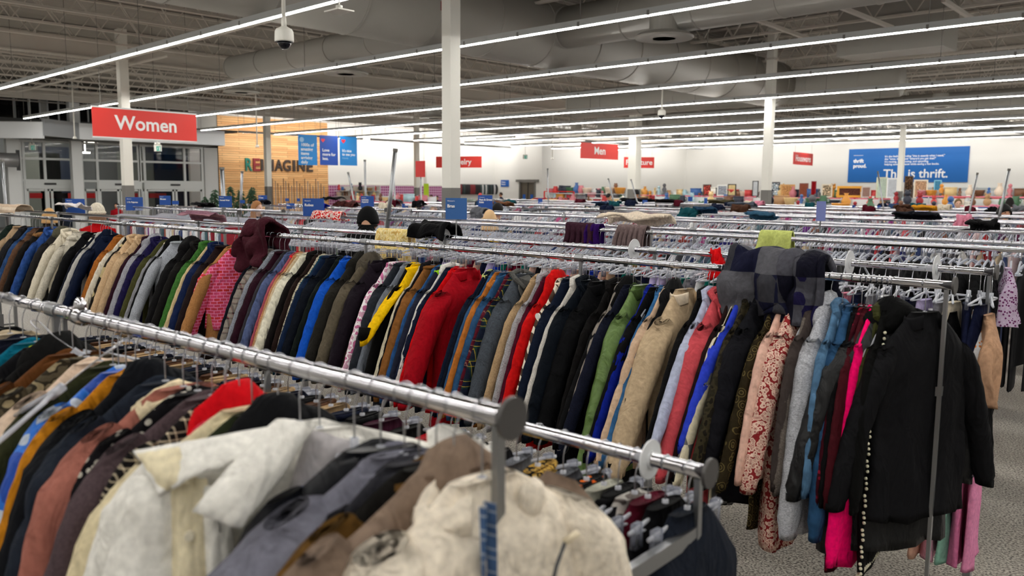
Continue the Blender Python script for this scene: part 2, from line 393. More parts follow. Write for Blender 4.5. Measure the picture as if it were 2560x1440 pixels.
# glazing frames: verticals and horizontals seen under the canopy
GL = see_through('shopfront_glass', (14, 18, 22), .22, .03)
FR = flat('frame_aluminium', (206, 209, 208), .4)
y_ = lambda px: on_x(px, 430, EX).y
zt, zm, zh, zd = fbot, on_x(280, 402, EX).z, on_x(280, 453, EX).z, on_x(280, 470, EX).z
bays = [(52, 60, 112, 182, 'left glazed bay with sliding doors'), (205, 243, 308, 350, 'middle glazed bay beside the white column'), (347, 361, 461, 505, 'right glazed bay with sliding doors')]
for bi, (a, b, c, d2, nm) in enumerate(bays):
    bay = thing('shopfront_bay', f'{nm} in aluminium frames at the entrance', 'shopfront', (0, 0, 0), 0, 'glazed entrance bays')
    ys = [y_(a), y_(b), y_(c), y_(d2)]
    for y in ys:
        q = MB(); q.box(EX - .05, EX + .06, y - .05, y + .05, 0, zt); q.obj('mullion', FR, bay)
    for z in (zt - .05, zm, zh):
        q = MB(); q.box(EX - .04, EX + .05, ys[0], ys[3], z - .045, z + .045); q.obj('transom', FR, bay)
    q = MB(); q.box(EX - .06, EX + .08, ys[1], ys[3], zd - .05, zh); q.obj('door_header', FR, bay)
    for j in range(3):
        for (za, zb) in ((zh, zm), (zm, zt)):
            q = MB(); q.box(EX - .01, EX, ys[j] + .05, ys[j + 1] - .05, za + .04, zb - .04); q.obj('glass_pane', GL, bay)
    ym = (ys[1] + ys[3]) / 2
    for k, (ya, yb) in enumerate(((ys[0], ys[1]), (ys[1], ym), (ym, ys[3]))):
        dr = MB(); w_ = .09
        dr.box(EX - .02, EX + .02, ya + .03, ya + .03 + w_, 0, zd - .05); dr.box(EX - .02, EX + .02, yb - .03 - w_, yb - .03, 0, zd - .05)
        dr.box(EX - .02, EX + .02, ya, yb, 0, .2); dr.box(EX - .02, EX + .02, ya, yb, zd - .14, zd - .05)
        df = dr.obj('door_leaf', FR, bay)
        q = MB(); q.box(EX - .008, EX - .002, ya + .1, yb - .1, .2, zd - .14); q.obj('door_glass', GL, df)
    q = MB(); q.box(EX + .08, EX + .14, ym - .22, ym + .22, zd + .12, zd + .2); q.obj('door_sensor', BLACKP, bay)
# piers between the bays
for (a, b, X, z1, nm) in ((182, 207, -37.6, DECK, 'broad pale aluminium clad pier between two glazed entrance bays'), (512, 545, -38.6, fbot, 'white end pier beside the timber wall'), (20, 52, -37.9, fbot, 'grey pier at the left end of the glazed entrance')):
    q = MB(); q.box(X - .3, X, on_x(a, 430, X).y, on_x(b, 430, X).y, 0, z1); tag(q.obj('entrance_pier', ALU), nm, 'pier')
mb = MB(); mb.box(WX - .2, WX, on_x(505, 300, WX).y, wy0, 0, DECK); struct('wall_pier', mb, WALLM)
# vestibule behind the glass
VX = -44.5
ves = MB(); ves.box(VX - .1, VX, 2, 20.5, 0, 5.0); struct('wall_vestibule', ves, flat('vestibule_wall', (140, 144, 148), .7))
ves = MB(); ves.box(VX, WX - .2, 20.4, 20.5, 0, 5.0); struct('wall_vestibule_end', ves, flat('vestibule_wall', (140, 144, 148), .7))
ves = MB(); ves.box(VX, WX, 2, 20.5, -.1, -.001); struct('floor_vestibule', ves, flat('vestibule_floor', (70, 70, 70), .5))
ves = MB(); ves.box(VX, EX - .3, 2, 20.5, 4.6, 4.7); struct('ceiling_vestibule', ves, flat('vestibule_ceiling', (90, 92, 92), .7))
for k, (px, a) in enumerate(((107, 150), (137, 150), (165, 100), (222, 100), (388, 150), (345, 100))):
    p = on_x(px, 489, -42.5)
    q = MB(); q.box(p.x, p.x + .05, p.y - .55, p.y + .55, p.z - .12, p.z + .12)
    where = ['left door leaf of the left bay', 'right door leaf of the left bay', 'narrow pane right of the left doors', 'low pane right of the broad pier', 'door of the right bay', 'edge of the white column'][k]
    tag(q.obj('entrance_banner', flat('red_banner', (196, 24, 26), .5)), f'red banner strip seen through the {where}', 'banner', 'red strips beyond the doors')
for k, (px, py) in enumerate(((100, 430), (150, 415), (340, 425), (430, 430))):
    p = on_x(px, py, -43.6)
    q = MB(); q.box(p.x - .04, p.x, p.y - .9, p.y + .9, 0, p.z + .9)
    tag(q.obj('vestibule_poster', flat('poster_grey', (150, 156, 150) if k % 2 == 0 else (30, 44, 70), .5)), ['pale', 'dark blue', 'pale grey-green', 'navy'][k] + ' poster panel beyond the entrance glass, ' + ['leftmost', 'second from the left', 'third from the left', 'rightmost'][k], 'poster', 'panels in the vestibule')
for k, (px, py) in enumerate(((213, 383), (232, 357))):
    p = on_x(px, py, -40.4); q = MB(); q.box(p.x - .1, p.x + .1, p.y - .18, p.y + .18, p.z, p.z + .05); q.bar((p.x, p.y, p.z), (p.x, p.y, 4.6), .03)
    tag(q.obj('vestibule_light', flat('lamp_panel', (255, 250, 235), .5, emit=30)), ['lower', 'upper'][k] + ' small bright ceiling lamp inside the vestibule left of the white column', 'light')
for k, y in enumerate((4.5, 9.5, 14.5)):  # unseen lamps added behind the canopy to lift the dim vestibule
    q = MB(); q.box(-41.6, -41.2, y - .8, y + .8, 4.5, 4.56); q.bar((-41.4, y, 4.55), (-41.4, y, 4.59), .05)
    tag(q.obj('vestibule_light', flat('lamp_panel', (255, 250, 235), .5, emit=30)), ['left', 'middle', 'right'][k] + ' added lamp panel of three, hidden by the canopy, brightening the vestibule', 'light')
# roller shutter and white grid panel at far left
p = on_x(20, 400, -37.0)
q = MB(); q.tube([(-37, on_x(-90, 400, -37).y, p.z), (-37, on_x(42, 400, -37).y, p.z)], .28, 14); rs = q.obj('roller_shutter', flat('shutter_box', (150, 150, 150), .35, .5), smooth=True); tag(rs, 'round grey roller shutter housing at the far left of the entrance', 'shutter')
q = MB(); q.box(-37.03, -36.97, on_x(41, 400, -37).y, on_x(41, 400, -37).y + .12, p.z - .4, p.z + .4); q.obj('end_plate', BLACKP, rs)
gp = thing('grid_panel', 'white wire grid panel standing at the left edge behind the racks', 'grid panel', (0, 0, 0))
ga, gb = on_y(-60, 481, 12.5), on_y(53, 481, 12.5)
q = MB(); q.box(ga.x, gb.x, 12.53, 12.56, 0, ga.z); q.obj('backing', flat('white_board', (205, 212, 215), .6), gp)
q = MB()
for i in range(24):
    x = ga.x + (gb.x - ga.x) * i / 23; q.bar((x, 12.5, .1), (x, 12.5, ga.z), .008)
for i in range(18): z = ga.z * i / 17; q.bar((ga.x, 12.5, z), (gb.x, 12.5, z), .008)
q.obj('wire_grid', flat('grid_wire', (120, 128, 134), .4, .5), gp)
# clerestory windows over the canopy
cz0, cz1 = 4.62, 5.75
cy0 = on_x(-60, 250, WX).y; cw = [(-60, 35), (36, 100), (118, 168), (196, 238), (245, 305), (338, 356), (358, 420), (422, 490)]
DARKG = flat('night_glass', (10, 11, 16), .06, 0)
mb = MB(); prev = cy0 - 6
for a, b in cw:
    ya, yb = on_x(a, 260, WX).y, on_x(b, 280, WX).y
    mb.box(WX - .1, WX + .02, prev, ya, 4.2, cz1); prev = yb
mb.box(WX - .1, WX + .02, prev, wy0, 4.2, cz1); mb.box(WX - .1, WX, cy0 - 6, wy0, 4.2, cz0)
struct('wall_clerestory', mb, flat('clerestory_wall', (168, 166, 160), .7))
for i, (a, b) in enumerate(cw):
    ya, yb = on_x(a, 260, WX).y, on_x(b, 280, WX).y
    q = MB(); q.box(WX - .04, WX - .02, ya, yb, cz0, cz1); o = struct(f'window_{i+1}', q, DARKG)
    q = MB()
    for y in (ya, yb, (ya * .45 + yb * .55)): q.bar((WX, y, cz0), (WX, y, cz1), .06)
    q.bar((WX, ya, cz0), (WX, yb, cz0), .08); q.bar((WX, ya, cz1), (WX, yb, cz1), .08); q.obj('window_frame', FR, o)

# ================================================================== roof structure
def joist(x0, y0, x1, y1, ztop, zbot, pitch=.6):
    q = MB(); a = Vector((x0, y0, 0)); b = Vector((x1, y1, 0)); Ln = (b - a).length; d = (b - a) / Ln
    for z in (ztop, zbot): q.bar(a + Vector((0, 0, z)), b + Vector((0, 0, z)), .09, .05)
    n = int(Ln / pitch)
    for i in range(n):
        p = a + d * (i * pitch); r = a + d * (i * pitch + pitch / 2); s = a + d * ((i + 1) * pitch)
        q.bar((p.x, p.y, zbot), (r.x, r.y, ztop), .022); q.bar((r.x, r.y, ztop), (s.x, s.y, zbot), .022)
    return q
JZ = 5.5
k = 0
XS = -12.5
ordj = []
# joists parallel to the aisle on the entrance side
x = -39.5
while x < XS:
    q = joist(x, -6, x, 57, DECK - .04, JZ, .9); k += 1
    o = q.obj('roof_joist', CEILP); tag(o, 'grey open-web roof joist running away over the entrance half of the shop', 'roof joist', 'roof joists over the entrance half')
    x += 1.75
y = -5.0
while y < 57:
    q = joist(XS, y, 13.5, y, DECK - .04, JZ, .8)
    tag(q.obj('roof_joist', CEILP), 'grey open-web roof joist running sideways over the right half of the shop', 'roof joist', 'roof joists over the right half')
    y += 1.9
for i, xg in enumerate((-36.3, -23.6, XS, -3.5)):
    q = MB(); q.box(xg - .12, xg + .12, -8, 57.5, 5.3, 5.34); q.box(xg - .015, xg + .015, -8, 57.5, 5.3, 5.75); q.box(xg - .12, xg + .12, -8, 57.5, 5.72, 5.76)
    tag(q.obj('roof_girder', CEILP), 'long grey steel girder, ' + ['nearest the entrance wall', 'over the line of the column by the red women sign', 'over the middle of the racks', 'nearest the right side'][i], 'girder', 'roof girders')
for i, (yb, x0, x1, z) in enumerate(((8.6, -26, -12.6, 5.15), (13.3, -33, -12.8, 5.15), (18.5, -30, -14, 5.2), (26.0, -34, -14, 5.2), (9.6, -34, -21.5, 5.3))):
    q = MB(); q.tube([(x0, yb, z), (x1, yb, z)], .035, 8)
    for xx_ in (x0 + 1, (x0 + x1) / 2, x1 - 1): q.bar((xx_, yb, z), (xx_, yb, DECK - .03), .012)
    tag(q.obj('conduit_pipe', CEILP), 'thin grey pipe under the joists, ' + ['nearest of five', 'behind the hanging dome camera', 'third of five going back', 'farthest of five', 'left of the dome camera'][i], 'pipe', 'ceiling pipes')
# diagonal braces at right
for i, (a, b) in enumerate((((1960, 0), (2200, 155)), ((1200, 55), (1580, 205)), ((350, 65), (960, 290)))):
    pa = on_z(1700 + a[0] / 2.977, a[1] / 2.977, 5.25); pb = on_z(1700 + b[0] / 2.977, b[1] / 2.977, 5.25)
    q = MB(); q.bar(pa, pb, .07); tag(q.obj('roof_brace', CEILP), 'pale straight brace crossing under the joists at right, ' + ['nearest', 'middle', 'farthest'][i], 'brace', 'roof braces')
# ducts
def duct(pts, r, label, seams=True, end=None):
    o = thing('air_duct', label, 'duct')
    q = MB(); q.tube(pts, r, 28); q.obj('duct_tube', DUCTM, o, smooth=True)
    a, b = Vector(pts[0]), Vector(pts[-1]); d = (b - a).normalized(); n = int((b - a).length / 1.5)
    for i in range(n + 1):
        p = a + d * min(1.5 * i + .05, (b - a).length - .02); q = MB(); q.tube([p - d * .015, p + d * .015], r + .012, 28); q.obj('duct_seam', DUCTM, o, smooth=False)
    return o
duct([(-20.6, 10.9, 5.05), (-11.9, 10.9, 5.05)], .29, 'round grey air duct running sideways behind the hanging dome camera')
duct([(-11.3, 2.0, 5.1), (-11.9, 23.5, 5.1)], .66, 'broad round grey air duct running away over the middle racks')
duct([(-11.0, 12.9, 5.15), (-3.0, 12.9, 5.15)], .4, 'round grey air duct branching right from the broad duct')
duct([(-20.0, 24.0, 5.05), (-8.5, 24.0, 5.05)], .5, 'round grey air duct crossing at the end of the broad duct')
duct([(-13.0, 33.0, 5.1), (-5.5, 33.0, 5.1)], .45, 'dark-looking round duct crossing far back at right')
duct([(-26.0, 33.5, 5.1), (-17.5, 33.5, 5.1)], .45, 'round duct far back left of the middle column')
for i, (px, py, Y, w_) in enumerate(((1480, 185, 17.5, 1.0), (2240, 60, 19.0, 2.2), (1560, 305, 33, 2.6))):
    p = on_y(px, py, Y); q = MB(); q.box(p.x - w_ / 2, p.x + w_ / 2, Y - .4, Y + .5, 4.95, DECK - .02)
    tag(q.obj('duct_box', DUCTM), ['square grey duct drop left of the broad duct', 'big square grey duct drop at upper right', 'grey duct drop over the red men sign'][i], 'duct')
# round ceiling diffusers
proto = None
for i, (px, py, D) in enumerate(((1660, 97, 14.6), (865, 186, 18.5), (604, 232, 23.5), (1440, 333, 38), (1812, 318, 35), (2350, 268, 27), (2025, 343, 44), (1085, 296, 30), (2508, 325, 43), (1690, 352, 48))):
    p = at_depth(px, py, D); label = 'round stepped grey air diffuser ' + ['nearest, above the middle right racks', 'behind the hanging dome camera', 'above the women sign, left of the near duct', 'over the left end of the men sign', 'left of the right-hand column', 'over the blue thrift banner at right', 'far back above the housewares sign', 'just left of the tall middle column', 'at the far right edge', 'far back between the middle and right columns'][i]
    s = 1.0 if i < 1 else .95
    o = thing('ceiling_diffuser', label, 'diffuser', p, 0, 'round ceiling diffusers'); o.scale = (s, s, s)
    for nm, prof in (('outer_ring', [(.50, .0), (.52, .03), (.44, .09), (.40, .1), (.40, .07), (.44, .03)]), ('middle_ring', [(.34, .01), (.36, .03), (.29, .08), (.27, .06)]), ('inner_cone', [(.2, .0), (.22, .02), (.1, .08), (.02, .09)]), ('neck', [(.26, .08), (.26, .35), (.24, .45)])):
        q = MB(); q.lathe(prof, 28); q.obj(nm, DUCTM, o, smooth=False)

# ================================================================== strip lights
LZ = 4.35
TUBE = flat('light_tube', (255, 252, 245), .5, emit=TUBE_STRENGTH)
HOUS = flat('fixture_housing', (176, 178, 178), .5)
TUBE2 = TUBE
rows = [-4.1, -.6, 2.86] + [6.32, 9.68, 13.2, 16.7, 20.2, 23.65, 27.1, 30.6, 34.1, 37.6, 41.1]
seg = 1.22
sm = MB(); sm.box(.012, seg - .012, -.021, .021, -.012, 0); SEGM = sm.mesh('light_tube', TUBE, False)
cm = MB(); cm.box(-.02, .02, -.047, .047, -.006, .06); CLIPM = cm.mesh('fixture_joint', GREYP, False)
names = ['in the row just behind the camera', 'in the row over the camera', 'over the front rack', 'nearest row in the picture', 'second row back', 'third row back', 'fourth row back', 'fifth row back', 'sixth row back', 'seventh row back', 'eighth row back', 'ninth row back', 'tenth row back', 'farthest row back']
for i, y in enumerate(rows):
    xl = -33.6 if i < 6 else (-34.5 if i < 9 else -33.0)
    if y > 40: xl = -31
    xr = 9.0 if y > 5 else 8.0
    root = thing('strip_light_row', f'continuous white strip light, {names[i]}', 'strip light', (0, y, LZ), 0, 'rows of strip lights')
    q = MB(); q.box(xl, xr, -.045, .045, .0, .09); q.obj('fixture_housing', HOUS, root)
    q = MB(); n = int((xr - xl) / seg)
    for j in range(0, n, 3): q.bar((xl + j * seg, 0, .05), (xl + j * seg, 0, DECK - LZ), .008)
    q.obj('suspension_wires', GREYP, root)
    for j in range(n):
        link('light_tube', SEGM, root, (xl + j * seg, 0, -.001))
        if j and y < 30: link('fixture_joint', CLIPM, root, (xl + j * seg, 0, 0))

# wall washing strips: along the entrance-side wall, plus an added one brightening the far wall
def washer(label, a, b, zz, nrm, es):
    a = Vector(a); b = Vector(b); L = (b - a).length; rz = math.atan2(b.y - a.y, b.x - a.x)
    o = thing('wall_washer_light', label, 'strip light', (a.x, a.y, zz), rz, 'wall washing strips')
    q = MB(); q.box(0, L, -.06, .06, 0, .1); q.obj('fixture_housing', HOUS, o)
    q = MB(); n = max(1, int(L / 3))
    for i in range(n + 1): q.bar((L * i / n, 0, .05), (L * i / n, 0, DECK - zz), .01)
    q.obj('suspension_wires', GREYP, o)
    q = MB(); s = 1 if nrm > 0 else -1
    q.add([(0.03, s * .062, .1), (L - .03, s * .062, .1), (L - .03, s * .062, .0), (.03, s * .062, .0)], [(0, 1, 2, 3) if s < 0 else (3, 2, 1, 0)]); q.obj('light_tube', flat('washer_tube', (255, 251, 245), .5, emit=es), o)
washer('white strip light washing the timber wall and entrance', (-38.6, 20.6), (-38.6, 28.0), 4.62, 1, 66)
washer('strip light washing the white wall behind the jewelry sign', (-38.6, 28.6), (-38.6, 39.9), 4.62, 1, 66)
washer('strip light washing the side wall behind the furniture sign', (-34.0, 42.0), (-34.0, 56.0), 5.0, 1, 66)
washer('long added strip light brightening the far wall with the blue banner', (-35.0, 55.0), (12.0, 55.0), 5.55, 1, 80)  # added lamp, set high out of view to brighten the far wall
washer('strip light washing the fitting room wall', (-40.5, 38.6), (-37.0, 38.6), 5.2, 1, 60)
# ================================================================== columns
def column(px, X, Y, s, label):
    o = thing('steel_column', label, 'column', (X, Y, 0))
    q = MB(); q.box(-s / 2, s / 2, -s / 2, s / 2, 2.0, DECK); q.obj('shaft', WHITEP, o)
    q = MB(); q.box(-s / 2 - .004, s / 2 + .004, -s / 2 - .004, s / 2 + .004, 0, 2.0); q.obj('grey_base', GREYP, o)
    q = MB(); q.box(-s / 2 - .03, s / 2 + .03, -s / 2 - .03, s / 2 + .03, DECK - .8, DECK - .75); q.obj('cap_plate', CEILP, o)
    return o
def cx(px, D): p = at_depth(px, 473, D); return p.x, p.y
for px, D, s, lb in ((1128, 13.2, .205, 'tall white square column in the middle of the picture, nearest of all'), (320, 22.8, .235, 'white square column behind the red women sign'), (671, 40, .25, 'white column in front of the timber wall'),
                  (1916, 22.0, .2, 'white square column right of the men sign'), (2249, 31.5, .18, 'white column in front of the blue thrift banner'), (1585, 38, .42, 'thick white column between the men and furniture signs'), (1042, 46, .22, 'slim white column left of the tall middle column')):
    X, Y = cx(px, D); c = column(px, X, Y, s, lb)
    if px == 1128:
        p = at_depth(1114, 15, 13.05); q = MB(); q.box(p.x - X - .05, p.x - X + .07, p.y - Y - .06, p.y - Y + .02, p.z - .07, p.z + .07)
        tag(q.obj('fire_alarm_strobe', flat('dark_red', (120, 14, 20), .4), loc=(X, Y, 0)), 'small dark red alarm box high on the tall middle column', 'alarm')
q = MB(); X, Y = cx(1063, 52); q.tube([(X, Y, 0), (X, Y, DECK)], .09, 12); tag(q.obj('down_pipe', WHITEP, smooth=True), 'thin white vertical pipe left of the tall middle column', 'pipe')
# ================================================================== clothes racks
HR = 1.66
DISCE = flat('disc_aisle_reflection', (84, 82, 82), .45, .6)  # dark tone holds the reflection of the dark aisle in the disc
def rackline(kind):
    return {'front': (.87, .84, .07), 'mid': (3.33, 0, .05)}[kind]
def rack(name, label, x0, x1, y0, dy, slope, zf, zb, group, nseg=2, discs=(), detail=True, lowbar=None):
    """double-sided rack: two chrome rails dy apart, end frames of square posts; x1 is the aisle end"""
    rz = math.atan(slope); root = thing(name, label, 'clothes rack', (x1, y0, 0), rz, group)
    Ln = (x1 - x0) / math.cos(rz); r = .016
    for k, (yy, z) in enumerate(((0, zf), (dy, zb))):
        q = MB(); q.tube([(-Ln, yy, z), (0, yy, z)], r, 14 if detail else 8); q.obj('rail', CHROME, root, smooth=True)
        q = MB(); q.tube([(0, yy, z), (.008, yy, z)], .033 if detail else .028, 24); q.obj('rail_end_disc', DISCE, root)
    for i in range(nseg + 1):
        x = -Ln * i / nseg - (.012 if i == 0 else 0)
        for yy, z in ((0, zf), (dy, zb)):
            q = MB(); q.bar((x - .01, yy, 0), (x - .01, yy, z - r), .013, .018); q.bar((x - .01, yy, 0), (x - .01, yy, .5), .03, .04); q.obj('post', STEEL, root)
            if detail and i:
                q = MB(); q.tube([(x - .04, yy, z), (x + .012, yy, z)], r + .004, 14); q.obj('rail_collar', STEEL, root)
        q = MB(); q.bar((x - .015, 0, .12), (x - .015, dy, .12), .025); q.bar((x - .015, 0, 1.26 if detail else .9), (x - .015, dy, 1.26 if detail else .9), .02, .035); q.obj('crossbar', STEEL, root)
        if i == 0:
            q = MB()
            for yy in (0, dy): q.tube([(x - .015, yy, .02), (x - .015, yy, .0)], .028, 10)
            q.obj('foot', BLACKP, root)
    if lowbar:
        q = MB(); q.tube([(-Ln, dy, lowbar), (0, dy, lowbar)], .013, 10); q.obj('lower_rail', CHROME, root, smooth=True)
    return root
SIZEM = flat('size_disc', (214, 216, 218), .35)
_d = MB(); _d.tube([(-.002, 0, 0), (.002, 0, 0)], .055, 24); _d.tube([(-.006, 0, 0), (.006, 0, 0)], .024, 18); DISCM = _d.mesh('size_divider', SIZEM, False)
def size_disc(X, Y, Z, label, rz=0, s=1.0):
    o = link('size_divider', DISCM, None, (X, Y, Z), (0, 0, rz)); o.scale = (1, s, s); return tag(o, label, 'size divider', 'round size dividers')

# ------------------------------------------------------------------ hangers
def hanger_meshes(tw=.21, drop=.06, neck=.115, n=6):
    hk = MB(); pts = []
    for i in range(11):
        a = -.5 + (PI + 1.0) * (i / 10.0)
        pts.append((0, .019 * math.cos(a) * 1.0, .019 * math.sin(a)))
    pts = pts[::-1]; pts = [(0, -p[1], p[2]) for p in pts][::-1]
    pts += [(0, .004, -.034), (0, 0, -.05), (0, 0, -neck)]
    hk.tube(pts, .0017, 5, False)
    bd = MB(); z0 = -neck
    arc = []
    for i in range(13):
        t = -1 + 2 * i / 12; arc.append((0, t * tw, z0 - .008 - drop * (abs(t) ** 1.3)))
    bd.tube(arc, .0055, n, True, .7)
    bd.tube([(0, 0, z0 + .012), (0, 0, z0 - .016)], .008, n)
    for s in (-1, 1): bd.tube([(0, s * .03, z0 - .012), (0, s * .05, z0 - .035), (0, s * tw * .9, z0 - drop - .012)], .0035, n)
    return hk.mesh('hook', WIRE), bd.mesh('hanger_body', CLEAR)
HK1 = hanger_meshes(.185, .15); HKF = hanger_meshes(.185, .10); HK2 = hanger_meshes(.17, .02, .10); HK3 = hanger_meshes(.21, .06, .08)
def clip_hanger_meshes():
    hk, bd = hanger_meshes(.15, .012, .095)
    out_ = [hk, bd]
    for s in (-1, 1):
        c = MB(); c.box(-.007, .007, s * .12 - .014, s * .12 + .014, -.155, -.1); out_.append(c.mesh('clip', see_through('frost_plastic', (150, 154, 168), .35, .2)))
    return out_
HKC = clip_hanger_meshes()
def hanger(X, Y, Z, rz, label, kind=HK1, group='clear plastic hangers'):
    label = ' '.join(label.split()[:16])
    o = thing('clear_hanger', label, 'hanger', (X, Y, Z), rz, group)
    link('hook', kind[0], o); link('hanger_body', kind[1], o)
    for cm_ in kind[2:]: link('clip', cm_, o)
    return o

# ------------------------------------------------------------------ garments
def sm(t): t = max(0, min(1, t)); return t * t * (3 - 2 * t)
def body_mesh(W, L, T, flare=.12, neck=.115, quilt=0, rng=R_, nr=26, nl=26, wr=1.0, open_=0, sd=.175):
    """closed cloth body: shoulders slope from the hanger neck, then falls to the hem"""
    ph = [rng.uniform(0, 6.3) for _ in range(6)]
    z0 = -neck + .01
    lev = [0, sd * .12, sd * .3, sd * .5, sd * .7, sd * .88, sd * 1.06, .23] + [.23 + (L - .23) * (i / (nl - 8)) for i in range(1, nl - 7)]
    q = MB(); vs = []; fs = []; nl2 = len(lev)
    for j, d in enumerate(lev):
        if d < sd:
            t = d / sd; hw = .062 + (W - .062) * (t ** .9); th = .018 + (T - .018) * sm(t * 1.1)
        else:
            t = (d - sd) / (L - sd); hw = W * (1 + flare * t + .03 * math.sin(ph[0] + 3 * t)); th = T * (1 - .08 * math.sin(PI * t)) * (1 + .15 * t)
        if quilt and d > .1: th *= 1 + .22 * abs(math.sin(PI * d / quilt)) ** .6
        shift = -.0
        for k in range(nr):
            a = 2 * PI * k / nr; cx, sy = math.cos(a), math.sin(a)
            y = hw * (abs(sy) ** .75) * (1 if sy > 0 else -1)
            x = th * (abs(cx) ** .8) * (1 if cx > 0 else -1)
            tt = d / L
            fold = wr * (.012 * tt * math.sin(y * 38 + ph[1] + 2.2 * math.sin(3 * d + ph[2])) + .006 * math.sin(y * 70 + ph[3] + 9 * d) * tt
                         + .008 * noise.noise(Vector((y * 7 + ph[4], d * 6, k * .0 + ph[5])))) * (T / .03) ** .5
            nx = 1 if cx > 0 else -1
            vs.append((x + fold * (1 if abs(cx) > .05 else .3), y + wr * .004 * noise.noise(Vector((ph[0], d * 8, y * 9))) * nx, z0 - d + (-.0 if j < nl2 - 1 else .01 * math.sin(y * 20 + ph[2]))))
    for j in range(nl2 - 1):
        for k in range(nr):
            a = j * nr + k; b = j * nr + (k + 1) % nr; fs.append((a, a + nr, b + nr, b))
    # turned hem
    o = (nl2 - 1) * nr; c = len(vs)
    for k in range(nr):
        p = vs[o + k]; vs.append((p[0] * .7, p[1] * .96, p[2] + .03))
    for k in range(nr): fs.append((o + k, c + k, c + (k + 1) % nr, o + (k + 1) % nr))
    fs.append(tuple(range(nr - 1, -1, -1)))
    q.add(vs, fs); return q
def sleeve_mesh(W, T, Ls, side, out=.12, fwd=0, r0=.062, r1=.042, neck=.115, quilt=0, rng=R_, cuff=True, flat_=None, sd=.175):
    ph = [rng.uniform(0, 6.3) for _ in range(4)]
    n, m = 14, 22; vs = []; fs = []
    z0 = -neck + .01 - sd + .02
    fx = flat_ if flat_ else min(1, T * 1.25 / r0)
    for j in range(m):
        t = j / (m - 1); r = r0 + (r1 - r0) * t
        if j == 0: r *= .45
        if j == 1: r *= .85
        if cuff and t > .93: r *= .8
        if quilt: r *= 1 + .2 * (abs(math.sin(PI * t * Ls / quilt)) ** .6 - .5)
        bow = .02 * math.sin(PI * t)
        cy = side * (W - .035 + (out * t ** 1.1) + bow); cz = z0 + .03 - (Ls + .03) * t; cx = fwd * t * t
        tilt = out / Ls
        for k in range(n):
            a = 2 * PI * k / n
            w_ = .0035 * noise.noise(Vector((math.cos(a) * 2 + ph[0], math.sin(a) * 2 + ph[1], t * 9 + ph[2])))
            rr = r + w_ + .0018 * math.sin(t * 42 + 2 * a + ph[3])
            vs.append((cx + rr * fx * math.cos(a), cy + rr * math.sin(a), cz - math.sin(a) * side * r * tilt * .6 + (r * .25 * math.sin(a) * -side if j < 3 else 0)))
    for j in range(m - 1):
        for k in range(n):
            a = j * n + k; b = j * n + (k + 1) % n; fs.append((a, b, b + n, a + n))
    fs.append(tuple(range(n))); o = (m - 1) * n; c = len(vs)
    for k in range(n):
        p = vs[o + k]; vs.append((p[0], p[1], p[2] + .03))
    for k in range(n): fs.append((o + k, o + (k + 1) % n, c + (k + 1) % n, c + k))
    q = MB(); q.add(vs, fs); return q
def collar_mesh(kind, T, neck=.115, rng=R_):
    q = MB(); z0 = -neck + .005; ph = rng.uniform(0, 6)
    if kind == 'hood':
        def f(u, v):
            a = u * 2 * PI; b = v * PI
            x = math.sin(b) * math.cos(a) * max(T * 1.1, .035) - .012; y = math.sin(b) * math.sin(a) * .115; z = math.cos(b) * .075
            k = 1 + .22 * noise.noise(Vector((x * 16 + ph, y * 14, z * 16)))
            return (x * k, y * k, z0 - .045 + z * k + (.02 if y * y < .002 else 0))
        q.grid(f, 20, 12, True)
    elif kind in ('stand', 'fur', 'sherpa'):
        th, hg, wd = {'stand': (.006, .055, .085), 'fur': (.03, .05, .1), 'sherpa': (.02, .06, .1)}[kind]
        n = 26; prof = 8; vs = []; fs = []
        for i in range(n):
            a = -2.6 + 5.2 * i / (n - 1)       # opening towards the front (+x)
            cx = -math.cos(a) * max(T * .9, .03); cy = math.sin(a) * wd
            for k in range(prof):
                b = 2 * PI * k / prof; w_ = 1 + (.35 * noise.noise(Vector((i * .9, k, ph))) if kind != 'stand' else .1 * noise.noise(Vector((i * .4, k, ph))))
                o = math.cos(b) * th * w_; zz = math.sin(b) * hg * .5 * w_
                vs.append((cx - math.cos(a) * o * .6, cy + math.sin(a) * o, z0 - .012 - abs(cy) * .35 + zz - (.02 if kind == 'fur' else 0)))
        for i in range(n - 1):
            for k in range(prof):
                a = i * prof + k; b = i * prof + (k + 1) % prof; fs.append((a, b, b + prof, a + prof))
        fs.append(tuple(range(prof))); fs.append(tuple((n - 1) * prof + k for k in range(prof)))
        q.add(vs, fs)
    elif kind == 'lapel':
        for s in (-1, 1):
            pts = [(-.01, .0, .012), (-.02, .06, 0), (.0, .105, -.055), (.02, .11, -.12), (.03, .045, -.2), (.028, .012, -.27), (.03, .01, -.1), (.02, .028, -.03)]
            P = [(p[0] * T / .03 + T * .72, s * p[1], z0 - .01 + p[2]) for p in pts]
            P2 = [(p[0] + .008, p[1], p[2]) for p in P]; n = len(P)
            q.add(P + P2, [tuple(range(n)), tuple(range(2 * n - 1, n - 1, -1))] + [(i, (i + 1) % n, (i + 1) % n + n, i + n) for i in range(n)])
            q.tube([(-T * .8, s * .0, z0 + .015), (-T * .6, s * .06, z0 + .005), (T * .2, s * .085, z0 - .02), (T, s * .07, z0 - .06)], [.016, .016, .014, .01], 8)
    elif kind == 'crew':
        n = 20; vs = []
        pts = [(-math.cos(a) * T * .7, math.sin(a) * .075, z0 - .005 - .02 * max(0, -math.cos(a) * -1)) for a in [2 * PI * i / n for i in range(n + 1)]]
        q.tube(pts, .009, 6)
    return q
_gc = {}
